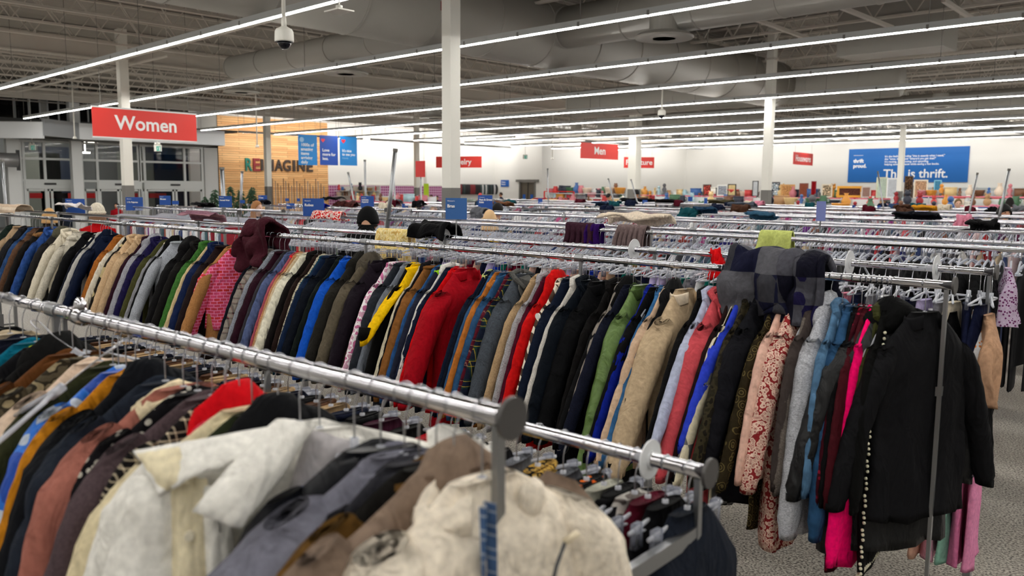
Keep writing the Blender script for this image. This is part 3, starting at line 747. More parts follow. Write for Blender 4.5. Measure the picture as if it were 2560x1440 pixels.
def garment(name, label, cat, X, Y, Z, rz, mt, W=.21, L=.72, T=.026, flare=.1, neck=.115, quilt=0, collar=None, cmt=None, sleeves=True, out=.19, Ls=.54, fwd=0, smt=None,
            r0=.058, r1=.042, group=None, extra=None, seed=0, tilt=0, cuffmt=None, wr=1.0, flat_=None, sd=.175):
    rng = random.Random(seed * 7 + 13)
    o = thing(name, label, cat, (X, Y, Z), rz, group)
    if tilt: o.rotation_euler[0] = tilt
    body_mesh(W, L, T, flare, neck, quilt, rng, wr=wr, sd=sd).obj('coat_body' if sleeves else 'garment_body', mt, o, smooth=True)
    if sleeves:
        for s in (-1, 1):
            sv = sleeve_mesh(W, T, Ls, s, out * (1 if s < 0 else rng.uniform(.8, 1.2)), fwd, r0, r1, neck, quilt, rng, flat_=flat_, sd=sd).obj('sleeve', smt or mt, o, smooth=True)
            if cuffmt and s < 0:
                q = MB(); zc = -neck + .01 - .1 - Ls + .01; yc = s * (W - .035 + out + .0)
                q.tube([(fwd, yc, zc + .02), (fwd, yc + s * .01, zc - .05)], r1 * .9, 12, True, .6); q.obj('cuff', cuffmt, sv, smooth=True)
    if collar:
        collar_mesh(collar, T, neck, rng).obj({'hood': 'hood', 'stand': 'collar', 'fur': 'fur_collar', 'sherpa': 'sherpa_collar', 'lapel': 'lapels', 'crew': 'neckband'}[collar], cmt or mt, o, smooth=collar != 'lapel')
    if extra: extra(o, rng)
    return o

# ---- the long middle rack --------------------------------------------------
mid_y = lambda X: 3.33 + .05 * X
mid_back = lambda X: 4.0 + .045 * X
MRZ = math.atan(.05)
rack('clothes_rack', 'long chrome rack of coats crossing the whole picture, nearest behind the blurred front rack', -12.6, -.93, mid_y(-.93), .69, .05, HR, HR, 'chrome clothes racks', 7, lowbar=.95)
# (left edge of the visible strip in the picture, its row, colour name, rgb, garment, weave, options)
K_, DN, NV, GY, CH, TN, CR, BG, OL, RD = (20, 20, 23), (52, 84, 128), (22, 28, 50), (128, 128, 132), (50, 52, 56), (176, 128, 78), (226, 218, 198), (204, 182, 150), (66, 66, 40), (176, 20, 30)
mid = [
(-58, 680, 'dark green', (36, 50, 44), 'coat', 'wool', {}), (-40, 680, 'beige', (180, 156, 128), 'coat', 'wool', {}), (-24, 680, 'charcoal', (44, 44, 48), 'jacket', 'plain', {}),
(-14, 690, 'black', K_, 'coat', 'plain', {}), (-8, 695, 'medium blue', DN, 'denim jacket', 'denim', {}), (0, 700, 'brown mottled', (104, 78, 60), 'fleece jacket', 'fleece', dict(collar='fur')), (16, 700, 'black tan-edged', (30, 27, 25), 'parka', 'plain', dict(collar='fur', cmt=(150, 112, 72))),
(34, 700, 'bright blue', (54, 88, 148), 'shirt jacket', 'denim', {}), (60, 700, 'dark grey', (46, 44, 44), 'wool coat', 'wool', dict(collar='hood', cmt=(92, 90, 76))), (78, 700, 'ivory', (222, 214, 196), 'wool coat', 'wool', dict(collar='lapel', L=.8)), (104, 700, 'off-white', (208, 202, 188), 'fleece coat', 'fleece', dict(collar='fur')),
(132, 700, 'black', (18, 18, 22), 'jacket', 'plain', {}), (157, 700, 'black and white striped', (34, 34, 36), 'cardigan', 'stripes', {}), (163, 700, 'midnight', (24, 28, 44), 'jacket', 'plain', {}), (169, 700, 'pale grey', (190, 188, 184), 'coat', 'wool', {}), (172, 710, 'navy', (26, 36, 62), 'puffer jacket', 'plain', dict(quilt=.1, T=.045, collar='hood', cmt=(24, 32, 54))),
(179, 712, 'ink blue', (20, 32, 58), 'puffer jacket', 'plain', dict(quilt=.09, T=.04)), (210, 710, 'mustard brown', (164, 104, 44), 'corduroy coat', 'knit', dict(collar='stand')), (231, 710, 'cream fringed', (224, 216, 200), 'shawl cardigan', 'knit', {}), (238, 710, 'black flowered', (32, 28, 26), 'jacket', 'camo', dict(c2=(44, 40, 34), c3=(196, 180, 140))),
(246, 710, 'beige', (206, 178, 144), 'wool coat', 'wool', dict(collar='lapel', L=.85)), (266, 710, 'sand', (196, 170, 138), 'trench coat', 'plain', dict(collar='lapel')), (283, 710, 'dark plum', (52, 22, 38), 'coat', 'wool', {}), (293, 710, 'light grey', (168, 168, 176), 'hooded sweater', 'heather', dict(collar='hood')), (308, 710, 'indigo', (34, 28, 74), 'sweater', 'knit', {}),
(328, 715, 'olive', (78, 78, 44), 'field jacket', 'plain', {}), (340, 715, 'stone grey', (150, 150, 156), 'track jacket', 'plain', dict(collar='stand', cmt=(220, 206, 186))), (347, 715, 'jet black', (16, 16, 18), 'coat', 'wool', dict(collar='hood')), (356, 715, 'silver grey', (176, 180, 188), 'sweatshirt', 'heather', {}), (388, 715, 'black', (20, 19, 21), 'parka', 'plain', dict(collar='hood', T=.04)),
(408, 720, 'black', (26, 24, 22), 'blazer', 'wool', dict(collar='lapel')), (430, 720, 'grass green', (70, 118, 56), 'fleece', 'fleece', {}), (447, 720, 'tan-piped cream', (210, 190, 150), 'jacket', 'plain', {}), (452, 722, 'navy', (24, 40, 78), 'jacket', 'plain', {}), (447, 780, 'dark brown', (40, 26, 26), 'suede coat', 'plain', {}),
(472, 780, 'camel', (176, 130, 84), 'jacket', 'wool', dict(collar='stand')), (480, 790, 'pink printed', (226, 96, 140), 'jacket', 'brick', dict(X=-5.72, rz=-.5, c2=(240, 150, 190), c3=(214, 64, 60), L=.6, out=.2, T=.05, W=.23, collar='stand', cmt=(160, 14, 24), r0=.085, r1=.05, Ls=.55, cuffmt=(190, 30, 70))),
(561, 780, 'dark navy', (20, 24, 36), 'jacket', 'plain', {}), (571, 780, 'grey and burgundy', (150, 142, 134), 'cardigan', 'plaid', dict(c2=(60, 56, 58), c3=(118, 40, 52))), (589, 780, 'dove grey', (150, 154, 164), 'sweatshirt', 'heather', {}), (602, 780, 'deep burgundy', (50, 18, 34), 'jacket', 'plain', {}), (620, 780, 'charcoal', (66, 64, 70), 'wool coat', 'wool', {}),
(628, 780, 'slate blue', (92, 104, 140), 'sweater', 'knit', {}), (643, 780, 'rose', (172, 92, 104), 'blouse', 'plain', dict(collar='stand', cmt=(210, 30, 34))), (651, 780, 'caramel', (190, 144, 104), 'wool coat', 'wool', {}), (660, 780, 'oatmeal', (206, 188, 160), 'teddy coat', 'fleece', {}), (669, 780, 'ivory white', (226, 222, 204), 'knit coat', 'knit', dict(collar='stand')),
(688, 780, 'black', (26, 22, 22), 'jacket', 'plain', {}), (700, 782, 'dark brown', (46, 32, 28), 'jacket', 'plain', dict(cuffmt=(190, 150, 100))), (712, 780, 'checked cream', (200, 192, 170), 'shirt jacket', 'check', dict(c2=(44, 54, 74), c3=(90, 84, 70))), (718, 780, 'deep teal', (22, 70, 92), 'windbreaker', 'plain', {}), (726, 780, 'navy white-piped', (24, 42, 70), 'track jacket', 'plain', {}),
(738, 785, 'black-navy', (16, 22, 34), 'ski jacket', 'plain', dict(T=.045, out=.22, smt=(18, 24, 36))), (762, 785, 'dark green', (26, 34, 30), 'parka', 'plain', {}), (774, 785, 'royal blue', (24, 92, 190), 'fleece jacket', 'plain', dict(collar='stand')), (800, 790, 'dark olive', (42, 40, 36), 'hooded coat', 'wool', dict(collar='hood', T=.04)), (826, 790, 'taupe', (104, 96, 82), 'jacket', 'plain', dict(collar='hood', cmt=(90, 84, 74))),
(848, 795, 'dark aubergine', (34, 26, 36), 'coat', 'plain', dict(T=.035)), (888, 800, 'off-white edged pink', (214, 170, 190), 'cardigan', 'leopard', dict(c2=(240, 236, 238), c3=(200, 120, 160))), (873, 900, 'graphite', (48, 52, 60), 'puffer jacket', 'plain', dict(quilt=.11, T=.035)), (900, 880, 'stone striped', (128, 134, 144), 'track jacket', 'plain', {}),
(906, 900, 'black', (20, 20, 20), 'ski jacket', 'plain', dict(collar='stand', cmt=(240, 200, 10), T=.035)), (944, 775, 'yellow and black', (238, 196, 12), 'rain jacket', 'plain', dict(L=.4, Ls=.26, W=.2, cuffmt=(24, 24, 24))), (943, 900, 'cream', (206, 198, 176), 'coat', 'wool', {}), (947, 900, 'black', (24, 20, 26), 'blazer', 'wool', dict(collar='lapel')),
(951, 900, 'tobacco brown', (142, 98, 52), 'suede coat', 'plain', {}), (976, 900, 'medium blue', (50, 92, 140), 'denim jacket', 'denim', {}), (984, 900, 'dark slate', (44, 48, 66), 'jacket', 'plain', dict(collar='stand', cmt=(160, 220, 40))), (1001, 890, 'white', (216, 214, 210), 'sweatshirt', 'plain', {}), (1010, 890, 'navy', (30, 38, 62), 'coat', 'wool', {}),
(1022, 895, 'scarlet', (200, 12, 22), 'parka', 'plain', dict(T=.045, collar='stand', L=.8, out=.16)), (1026, 900, 'deep red', (170, 14, 34), 'winter coat', 'plain', dict(T=.07, collar='stand', L=.86, out=.24, W=.22, r0=.08, r1=.055)), (1110, 900, 'ink navy', (20, 34, 56), 'wool coat', 'wool', dict(collar='stand', cmt=(196, 200, 130))), (1122, 900, 'black navy', (16, 24, 40), 'jacket', 'plain', {}),
(1130, 900, 'faded blue', (60, 96, 132), 'denim jacket', 'denim', dict(smt=(56, 92, 126))), (1134, 900, 'golden tan', (186, 120, 56), 'shearling coat', 'plain', dict(collar='fur', cmt=(190, 124, 60), L=.8, fwd=-.02)), (1146, 900, 'denim blue', (54, 92, 128), 'shirt', 'denim', {}), (1169, 900, 'burgundy checked', (96, 26, 44), 'shirt', 'plaid', dict(c2=(40, 30, 50), c3=(150, 120, 110))),
(1180, 900, 'navy and green tartan', (28, 36, 56), 'shirt jacket', 'plaid', dict(c2=(40, 70, 56), c3=(190, 170, 60))), (1190, 900, 'slate grey', (82, 88, 96), 'wool coat', 'wool', dict(collar='lapel', cmt=(96, 96, 94), T=.035)), (1235, 905, 'fawn', (182, 156, 124), 'coat', 'wool', dict(collar='stand')), (1250, 905, 'light grey', (170, 168, 172), 'cardigan', 'heather', {}), (1259, 905, 'wine', (88, 20, 44), 'coat', 'wool', {}),
(1279, 910, 'tomato red', (204, 24, 24), 'puffer coat', 'plain', dict(quilt=.13, T=.045, collar='hood', L=.85)), (1297, 910, 'zebra printed', (232, 222, 206), 'blouse', 'zebra', dict(c2=(90, 72, 62), collar='stand', cmt=(230, 214, 196))), (1312, 915, 'dark navy white-buttoned', (24, 34, 54), 'pea coat', 'wool', dict(T=.04, button=1)), (1330, 940, 'grey-white', (206, 202, 196), 'wool coat', 'wool', dict(T=.035)),
(1342, 940, 'blue-black', (16, 24, 34), 'wool overcoat', 'wool', dict(T=.055, L=1.0, W=.23, collar='lapel', tag=1)), (1380, 940, 'black', (16, 17, 20), 'long coat', 'wool', dict(T=.05, L=1.0, tag=1)), (1425, 940, 'black', (22, 20, 20), 'long hooded coat', 'plain', dict(T=.045, L=1.02, out=.22)),
(1471, 940, 'mushroom grey', (150, 142, 134), 'wool coat', 'wool', dict(L=.9)), (1474, 940, 'black', (20, 20, 22), 'parka', 'plain', dict(collar='hood')), (1477, 940, 'dark navy', (28, 32, 50), 'coat', 'heather', {}), (1480, 950, 'moss green', (104, 130, 72), 'satin bomber', 'plain', dict(Tm=.04, T=.05, L=.86, out=.2, collar='stand', cmt=(70, 88, 48), rough=.45, Ls=.66, r0=.07)),
(1522, 930, 'cobalt', (18, 40, 140), 'blouse', 'plain', dict(collar='stand')), (1530, 940, 'black', (18, 18, 20), 'jacket', 'plain', dict(collar='stand')), (1546, 945, 'steel blue', (64, 112, 156), 'denim shirt', 'denim', dict(Tm=.03, L=.76)), (1582, 945, 'blush beige', (206, 180, 156), 'puffer jacket', 'plain', dict(quilt=.12)), (1587, 945, 'black', (24, 24, 26), 'puffer jacket', 'plain', dict(collar='hood', cmt=(30, 30, 32))),
(1592, 950, 'beige', (194, 174, 146), 'trench coat', 'plain', dict(Tm=.05, L=.78, out=.24, r0=.075, r1=.055, Ls=.6, collar='stand', cmt=(220, 206, 186))), (1688, 950, 'black', (20, 20, 22), 'jacket', 'plain', {}), (1690, 945, 'pale lilac-blue', (184, 190, 212), 'shirt', 'plain', dict(L=.6)), (1692, 950, 'coral rose', (200, 88, 96), 'long blazer', 'plain', dict(Tm=.045, T=.05, L=.92, out=.2, r0=.075, collar='lapel')),
(1750, 950, 'dark brown', (40, 24, 24), 'coat', 'plain', {}), (1747, 1000, 'grey black and cream', (120, 120, 122), 'colour-block coat', 'blocks', dict(c2=(28, 28, 30), c3=(222, 214, 190), L=.9, T=.035)), (1800, 930, 'cornflower blue', (56, 78, 200), 'blouse', 'plain', dict(L=.6, T=.035)), (1784, 1000, 'dark olive patterned', (50, 46, 34), 'jacket', 'leopard', dict(c2=(66, 60, 44), c3=(36, 32, 26))),
(1790, 1000, 'black quilted', (28, 28, 34), 'puffer jacket', 'plain', dict(Tm=.045, quilt=.09, T=.05, L=.84, out=.25, r0=.08)), (1848, 1000, 'olive brown swirl-printed', (54, 46, 30), 'coat', 'swirl', dict(c2=(112, 100, 64), L=.94, T=.045)), (1898, 960, 'pale peach', (226, 188, 172), 'blouse', 'plain', dict(L=.7)), (1902, 1000, 'red-flowered cream', (232, 206, 188), 'tunic', 'floral', dict(Tm=.045, c1=(150, 52, 54), c2=(228, 200, 184), L=1.0, T=.045, out=.16)),
(1968, 1000, 'taupe', (118, 110, 104), 'cardigan', 'heather', {}), (1972, 1000, 'dark taupe', (76, 68, 66), 'hooded sweater', 'plain', dict(collar='hood')), (1984, 1000, 'heather grey', (190, 192, 198), 'hooded sweatshirt', 'heather', dict(Tm=.04, L=.9, T=.05, out=.12, Ls=.72, r0=.07, r1=.06, collar='hood')), (2038, 1000, 'light denim', (92, 126, 156), 'denim shirt', 'denim', {}), (2046, 1000, 'denim blue', (52, 88, 122), 'jean jacket', 'denim', dict(Tm=.035, L=.82, Ls=.7, T=.045, collar='stand')),
(2088, 1000, 'black', (16, 16, 18), 'sweater', 'plain', dict(L=.95)), (2107, 1000, 'dark red flowered', (70, 16, 30), 'dress', 'spots', dict(c2=(140, 30, 56), L=1.0)), (2120, 1000, 'chestnut', (80, 24, 34), 'tunic', 'plain', dict(L=.95)), (2136, 1010, 'hot pink', (250, 12, 120), 'long sleeve top', 'plain', dict(L=.98, T=.02, W=.21, out=.1, Ls=.78, r0=.045)), (2146, 980, 'army green', (64, 66, 36), 'jacket', 'plain', dict(L=.6, W=.17)),
(2152, 1000, 'black pompom-trimmed', (18, 18, 18), 'shawl', 'plain', dict(L=1.0, pompom=1, T=.03)), (2200, 1020, 'black', (27, 28, 31), 'hooded raincoat', 'plain', dict(X=-1.13, rz=-.6, L=.92, T=.075, W=.24, out=.16, collar='hood', cmt=(14, 14, 15), rough=.5, r0=.07)), (2278, 1000, 'dark charcoal', (30, 30, 33), 'jacket', 'plain', dict(X=-1.02, rz=-.5, L=.78, T=.05)),
]
last = None; midX = []
pend = []
def outof(px, op):
    if 'X' in op: return max(.19, op.get('out', .19))
    return .25 if px < 1440 else (.31 if px < 1790 else (.26 if px < 1860 else (.2 if px < 1960 else .14)))
def solve_mid(px, py):
    p = None; X = -3.0
    for _ in range(12):
        Y = mid_y(X) - .33; p = on_y(px, py, Y); X = p.x
    return X
for i, (px, py, cn, rgb, gt, wv, op) in enumerate(mid):
    out = op['out'] = outof(px, op); X = -3.0
    t_ = .8; Ls_ = op.get('Ls', .56); r0_, r1_ = min(op.get('r0', .058), .085), op.get('r1', .042)
    for _ in range(14):
        Yv = mid_y(X) - (op.get('W', .21) - .035 + out * t_ ** 1.1 + .02 * math.sin(PI * t_) + r0_ + (r1_ - r0_) * t_); p_ = on_y(px, py, Yv); X = p_.x; t_ = max(.05, min(1, (HR - .26 - p_.z) / Ls_))
    midX.append(op.get('X', X))
for i in range(len(mid) - 2, -1, -1): midX[i] = min(midX[i], midX[i + 1] - .02 - .6 * mid[i + 1][6].get('Tm', 0))
def neighbour(lst, i, d):
    j = i + d
    return f'{lst[j][2]} {lst[j][4]}' if 0 <= j < len(lst) else ''
usedlab = set()
TAGM = flat('price_tag', (235, 235, 232), .5); TAGO = flat('orange_label', (235, 110, 40), .5)
prevX = None
for i, (px, py, cn, rgb, gt, wv, op) in enumerate(mid):
    X = midX[i]; nxt = midX[i + 1] if i + 1 < len(mid) else X + .12; prv = midX[i - 1] if i else X - .06
    T = max(.015, op.get('Tm', 0), min(.075, (nxt - X) * .52)) if 'X' not in op else op.get('T', .05)
    c2 = op.get('c2', (230, 225, 215)); c3 = op.get('c3', (30, 30, 34)); c1 = op.get('c1', rgb)
    mt = fabric(c1, wv, c2, c3, op.get('rough', .85))
    cmt = fabric(op['cmt'], 'fleece' if op.get('collar') in ('fur', 'sherpa') else 'plain') if 'cmt' in op else None
    a, b = neighbour(mid, i, -1), neighbour(mid, i, 1)
    lb = f'{cn} {gt} on the long middle rack, ' + (f'just right of the {a}' if a else 'at the far left end')
    if lb in usedlab or len(lb.split()) > 16: lb = f'{cn} {gt}, middle rack, left of the {b}'
    usedlab.add(lb)
    rng = random.Random(i * 3 + 1)
    def extra(o, rg, op=op, T=T, i=i):
        if op.get('button'):
            q = MB(); q.tube([(T * 1.05, -.14, -.3), (T * 1.05 + .008, -.14, -.3)], .016, 16); q.obj('button', flat('button_white', (240, 240, 236), .3), o)
            q = MB(); q.tube([(.0, -.255, -.27), (.0, -.262, -.27)], .015, 16); q.obj('button', flat('button_white', (240, 240, 236), .3), o)
        if op.get('tag'):
            q = MB(); q.box(T + .004, T + .008, -.06, -.03, -.27, -.18); t = q.obj('price_tag', TAGM, o); q = MB(); q.box(T + .009, T + .0105, -.06, -.03, -.27, -.235); q.obj('tag_stripe', TAGO, t)
        if op.get('pompom'):
            q = MB()
            for k in range(46):
                t = k / 45.; y = -.07 - .16 * min(1, t * 4) - .02 * t; z = -.14 - .98 * t
                q.ball((.02, y + .01 * math.sin(k * 2.1), z), .0065, n=6, m=4)
            for k in range(14): q.ball((.01, -.24 + k * .02, -1.09), .009, n=6, m=4)
            q.obj('pompom_trim', fabric((226, 222, 200), 'fleece'), o, smooth=True)
    L = op.get('L', rng.uniform(.68, .84)); Wd = op.get('W', rng.uniform(.2, .218))
    garment(gt.replace(' ', '_').replace('-', '_'), lb, gt.split()[-1] if gt.split()[-1] != 'top' else 'top', X, mid_y(X), HR, MRZ + op.get('rz', rng.uniform(-.1, .06)), mt, W=Wd, L=L, T=T, flare=op.get('flare', .16),
            quilt=op.get('quilt', 0), collar=op.get('collar', rng.choice(['stand', 'crew', 'stand', 'lapel'])), cmt=cmt, out=op['out'], Ls=op.get('Ls', min(.56, L - .17)), fwd=op.get('fwd', 0),
            r0=min(op.get('r0', .058), .085), r1=op.get('r1', .042), extra=extra, seed=i, cuffmt=fabric(op['cuffmt']) if 'cuffmt' in op else None, flat_=min(1, max(T, .022) * 1.2 / op.get('r0', .058)),
            group='clothes on the long middle rack')
    hanger(X, mid_y(X), HR, MRZ + op.get('rz', rng.uniform(-.08, .05)), f'clear hanger of the {cn} {gt}, ' + (f'right of the {a}' if a else 'far left end'), HK1, 'clear hangers on the long middle rack')
# ---- the blurred front rack --------------------------------------------------
fr_y = lambda X: .87 + .07 * (X + .84)
FZ2 = 1.40
fb_y = lambda X: 1.525 + .05 * (X + .86)
rack('clothes_rack', 'blurred chrome rack in the foreground with coats on its high rail', -4.06, -.84, fr_y(-.84), .66, .07, HR, FZ2, 'chrome clothes racks', 2)
FRZ = math.atan(.07)
def collarflap(mt, pts, name='collar_flap', t=.012):
    def f(o, rg):
        q = MB(); n = len(pts); P = [Vector(p) for p in pts]; nrm = (P[1] - P[0]).cross(P[2] - P[0]).normalized() * t
        q.add([*P, *[p + nrm for p in P]], [tuple(range(n)), tuple(range(2 * n - 1, n - 1, -1))] + [(i, (i + 1) % n, (i + 1) % n + n, i + n) for i in range(n)])
        x = q.obj(name, mt, o); return x
    return f
WHITEJ = fabric((232, 230, 224), 'plain'); LINER = fabric((188, 184, 186), 'plain')
def white_extra(o, rg):
    # broad turned-down collar leaves standing off the cloth, placket, lining, size label
    CRM = fabric((228, 218, 190), 'plain')
    def patch(name, c, mt, nu=16, nv=10, curl=.02, th=.009, par=None):
        """c: four corners (inner top, outer top, outer bottom, inner bottom); the outer edge curls up"""
        c = [Vector(p) for p in c]
        def f(u, v):
            p = c[0] * (1 - u) * (1 - v) + c[1] * u * (1 - v) + c[2] * u * v + c[3] * (1 - u) * v
            return p + Vector((.030 * math.sin(PI * u) * math.sin(PI * v) + curl * v * v + .006 * noise.noise(Vector((u * 6, v * 5, c[0].x * 30))), 0, 0))
        q = MB(); q.grid(f, nu, nv); x = q.obj(name, mt, par or o, smooth=True); md = x.modifiers.new('thick', 'SOLIDIFY'); md.thickness = th; return x
    a = patch('collar_leaf', [(.045, -.015, -.075), (.055, -.312, -.108), (.115, -.262, -.158), (.10, -.14, -.115)], WHITEJ, curl=.02)
    patch('cream_facing', [(.075, -.235, -.10), (.062, -.306, -.112), (.118, -.258, -.160), (.118, -.215, -.145)], CRM, 8, 8, .012, .006, a)
    patch('collar_leaf', [(.07, -.075, -.068), (.075, -.008, -.078), (.15, -.135, -.212), (.15, -.205, -.178)], WHITEJ, curl=.03)
    patch('front_panel', [(.062, -.31, -.15), (.08, -.235, -.15), (.12, -.245, -.60), (.10, -.44, -.60)], WHITEJ, curl=.01)
    patch('button_placket', [(.082, -.245, -.15), (.088, -.195, -.155), (.125, -.185, -.60), (.12, -.25, -.60)], CRM, curl=.008)
    patch('front_panel', [(.088, -.20, -.16), (.092, -.165, -.18), (.12, -.13, -.60), (.125, -.19, -.60)], WHITEJ, curl=.01)
    patch('grey_lining', [(.055, -.02, -.088), (.055, .06, -.12), (.07, -.06, -.60), (.085, -.19, -.60)], LINER, 18, 18, .0, .004)
    q = MB(); q.bar((.092, -.050, -.193), (.092, -.008, -.172), .003, .007); q.obj('blue_size_strip', flat('blue_strip', (20, 90, 190), .4), o)
    q = MB(); q.box(.086, .089, -.045, .0, -.215, -.19); q.obj('price_label', TAGM, o)
    for z in (-.24, -.36, -.5):
        q = MB(); q.tube([(.118, -.218, z), (.13, -.218, z)], .008, 12); q.obj('button', flat('button_cream', (220, 212, 190), .3), o)
def sherpa_extra(o, rg):
    q = MB(); q.tube([(.088, .098, -.20), (.092, .075, -.235), (.094, .055, -.29)], .003, 6); q.obj('drawcord', flat('cord', (60, 64, 72), .8), o, smooth=True)
    q = MB(); q.tube([(.09, .093, -.203), (.093, .118, -.194)], .006, 10); q.obj('toggle', flat('toggle_horn', (214, 200, 170), .4), o, smooth=True)
    q = MB(); q.grid(lambda u, v: (.07 + .012 * math.sin(u * 7 + v * 3), -.058 + .026 * u, -.115 - .5 * v), 8, 14); q.obj('denim_lining', fabric((84, 110, 146), 'check', (206, 212, 220), (60, 84, 122)), o, smooth=True)
front = [
(-.895, 'cream sherpa fleece', (238, 228, 212), 'jacket', 'fleece', dict(rz=-.2, W=.215, T=.062, L=.62, out=.14, r0=.085, r1=.07, collar='sherpa', extra=sherpa_extra, wr=1.6), 'nearest the end of the front rail'),
(-.955, 'taupe hooded', (140, 122, 108), 'coat', 'plain', dict(rz=-.16, W=.275, T=.034, L=.7, out=.2, r0=.07, collar='hood'), 'just behind the cream sherpa jacket'),
(-.995, 'black and olive-brown puffer', (28, 26, 24), 'jacket', 'plain', dict(rz=-.28, W=.22, T=.035, quilt=.16, out=.18, r0=.08, smt=(112, 84, 42), collar='stand', cmt=(104, 78, 40)), 'between the taupe coat and the grey puffer'),
(-1.035, 'dark slate', (58, 58, 64), 'jacket', 'plain', dict(rz=-.3, W=.19, T=.015), 'left of the olive-brown puffer'),
(-1.07, 'grey puffer', (124, 124, 136), 'coat', 'plain', dict(rz=-.36, W=.235, T=.06, quilt=.2, out=.26, r0=.09, r1=.07, collar='stand', L=.75, wr=1.5), 'right of the white jacket'),
(-1.13, 'black nylon', (20, 22, 30), 'jacket', 'plain', dict(rz=-.5, W=.2, T=.025, out=.14, rough=.5), 'tucked between the grey puffer and the white jacket'),
(-1.30, 'white denim', (232, 230, 224), 'jacket', 'plain', dict(rz=-.62, W=.30, T=.045, L=.7, out=.16, r0=.085, r1=.07, sd=.075, collar='stand', extra=white_extra, wr=1.8), 'with wide collar leaves in the middle of the front rack'),
(-1.43, 'black puffer', (22, 23, 26), 'coat', 'plain', dict(rz=-.4, W=.225, T=.05, quilt=.22, out=.22, r0=.085, collar='hood'), 'behind the white jacket'),
(-1.475, 'dark camouflage', (50, 56, 38), 'jacket', 'camo', dict(rz=-.3, c2=(34, 34, 28), c3=(88, 84, 60), T=.02, collar='fur', cmt=(120, 100, 60)), 'peeking behind the black puffer'),
(-1.52, 'cream puffer', (218, 206, 174), 'coat', 'plain', dict(rz=-.3, W=.225, T=.04, quilt=.3, out=.22, r0=.08, collar='stand', L=.78), 'left of the black puffer'),
(-1.565, 'magenta red', (206, 24, 66), 'raincoat', 'plain', dict(W=.205, T=.022, out=.1, collar='hood', cmt=(212, 20, 34), rough=.5), 'showing its bright shoulders under the rail'),
(-1.615, 'black and cream houndstooth', (30, 28, 28), 'jacket', 'check', dict(c2=(214, 200, 176), c3=(90, 80, 70), T=.025, out=.1), 'left of the magenta raincoat'),
(-1.67, 'mauve-brown wool', (92, 78, 82), 'coat', 'wool', dict(W=.225, T=.035, out=.2, L=.8, r0=.075), 'left of the cream puffer'),
(-1.73, 'black embroidered', (24, 22, 26), 'coat', 'spots', dict(c2=(190, 186, 176), T=.025), 'left of the mauve-brown coat'),
(-1.79, 'dusty rose', (168, 112, 100), 'puffer jacket', 'plain', dict(W=.225, T=.045, quilt=.24, out=.2, r0=.08, collar='sherpa', cmt=(222, 208, 178), L=.8), 'with a cream sherpa collar'),
(-1.87, 'dark slate blue', (44, 50, 62), 'puffer jacket', 'plain', dict(T=.04, quilt=.15, out=.18, r0=.075), 'left of the dusty rose puffer'),
(-1.94, 'black', (22, 24, 30), 'parka', 'plain', dict(T=.045, out=.2, r0=.08, collar='hood'), 'right of the mustard sweater'),
(-2.01, 'mustard yellow', (190, 130, 32), 'sweater', 'knit', dict(T=.03, out=.18), 'left part of the front rack'),
(-2.06, 'blue and white printed', (30, 84, 176), 'ski jacket', 'camo', dict(c2=(40, 120, 210), c3=(190, 200, 214), T=.035, out=.18, rough=.5), 'left of the mustard sweater'),
(-2.13, 'dark olive', (54, 56, 34), 'parka', 'plain', dict(T=.035, out=.2, r0=.08), 'left of the blue printed jacket'),
(-2.20, 'pale peach', (222, 200, 180), 'puffer coat', 'plain', dict(T=.05, quilt=.22, out=.2, r0=.085, collar='stand'), 'left of the dark olive parka'),
(-2.28, 'speckled fur-trimmed', (96, 88, 72), 'coat', 'leopard', dict(c2=(60, 54, 44), c3=(150, 138, 112), T=.04, collar='fur', cmt=(120, 108, 88)), 'left of the pale peach puffer'),
(-2.36, 'rust brown', (104, 66, 34), 'suede jacket', 'plain', dict(T=.035), 'near the left edge'),
(-2.44, 'black and sand', (28, 27, 27), 'jacket', 'plain', dict(T=.035, collar='hood', cmt=(30, 30, 30)), 'left of the rust suede jacket'),
(-2.52, 'black neon-lined', (26, 26, 30), 'ski jacket', 'plain', dict(T=.04, collar='stand', cmt=(208, 228, 20)), 'showing a neon yellow collar at the left edge'),
(-2.60, 'teal', (10, 108, 132), 'fleece jacket', 'fleece', dict(T=.045, out=.16, collar='stand'), 'near the left end of the front rail'),
(-2.70, 'dark navy', (24, 28, 44), 'coat', 'wool', {}, 'left of the teal fleece'),
(-2.80, 'stone beige', (190, 176, 152), 'coat', 'plain', {}, 'at the very left edge of the picture'),
(-2.92, 'black', (20, 20, 22), 'wool coat', 'wool', {}, 'beyond the left edge end of the front rail'),
]
for i, (X, cn, rgb, gt, wv, op, where) in enumerate(front):
    rng = random.Random(i + 500)
    mt = fabric(op.get('c1', rgb), wv, op.get('c2', (230, 225, 215)), op.get('c3', (30, 30, 34)), op.get('rough', .85))
    cmt = fabric(op['cmt'], 'fleece' if op.get('collar') in ('fur', 'sherpa') else 'plain') if 'cmt' in op else None
    smt = fabric(op['smt']) if 'smt' in op else None
    T = op.get('T', .028)
    rz = FRZ + op.get('rz', rng.uniform(-.08, .08))
    garment((cn.split()[-1] + '_' + gt if cn.split()[-1] in ('puffer', 'denim', 'sherpa') else gt).replace(' ', '_'), f'{cn} {gt} {where}', gt.split()[-1], X, fr_y(X), HR, rz, mt, W=op.get('W', .215), L=op.get('L', .74), T=T, quilt=op.get('quilt', 0), collar=op.get('collar', 'stand'), cmt=cmt, smt=smt,
            out=op.get('out', .15), r0=op.get('r0', .065), r1=op.get('r1', .05), extra=op.get('extra'), seed=900 + i, wr=op.get('wr', 1.3), sd=op.get('sd', .115), flat_=min(1, T * 1.35 / op.get('r0', .065)), group='coats on the front rack')
    hanger(X, fr_y(X), HR, rz, f'clear hanger of the {cn} {gt} on the front rack', HKF, 'clear hangers on the front rack')
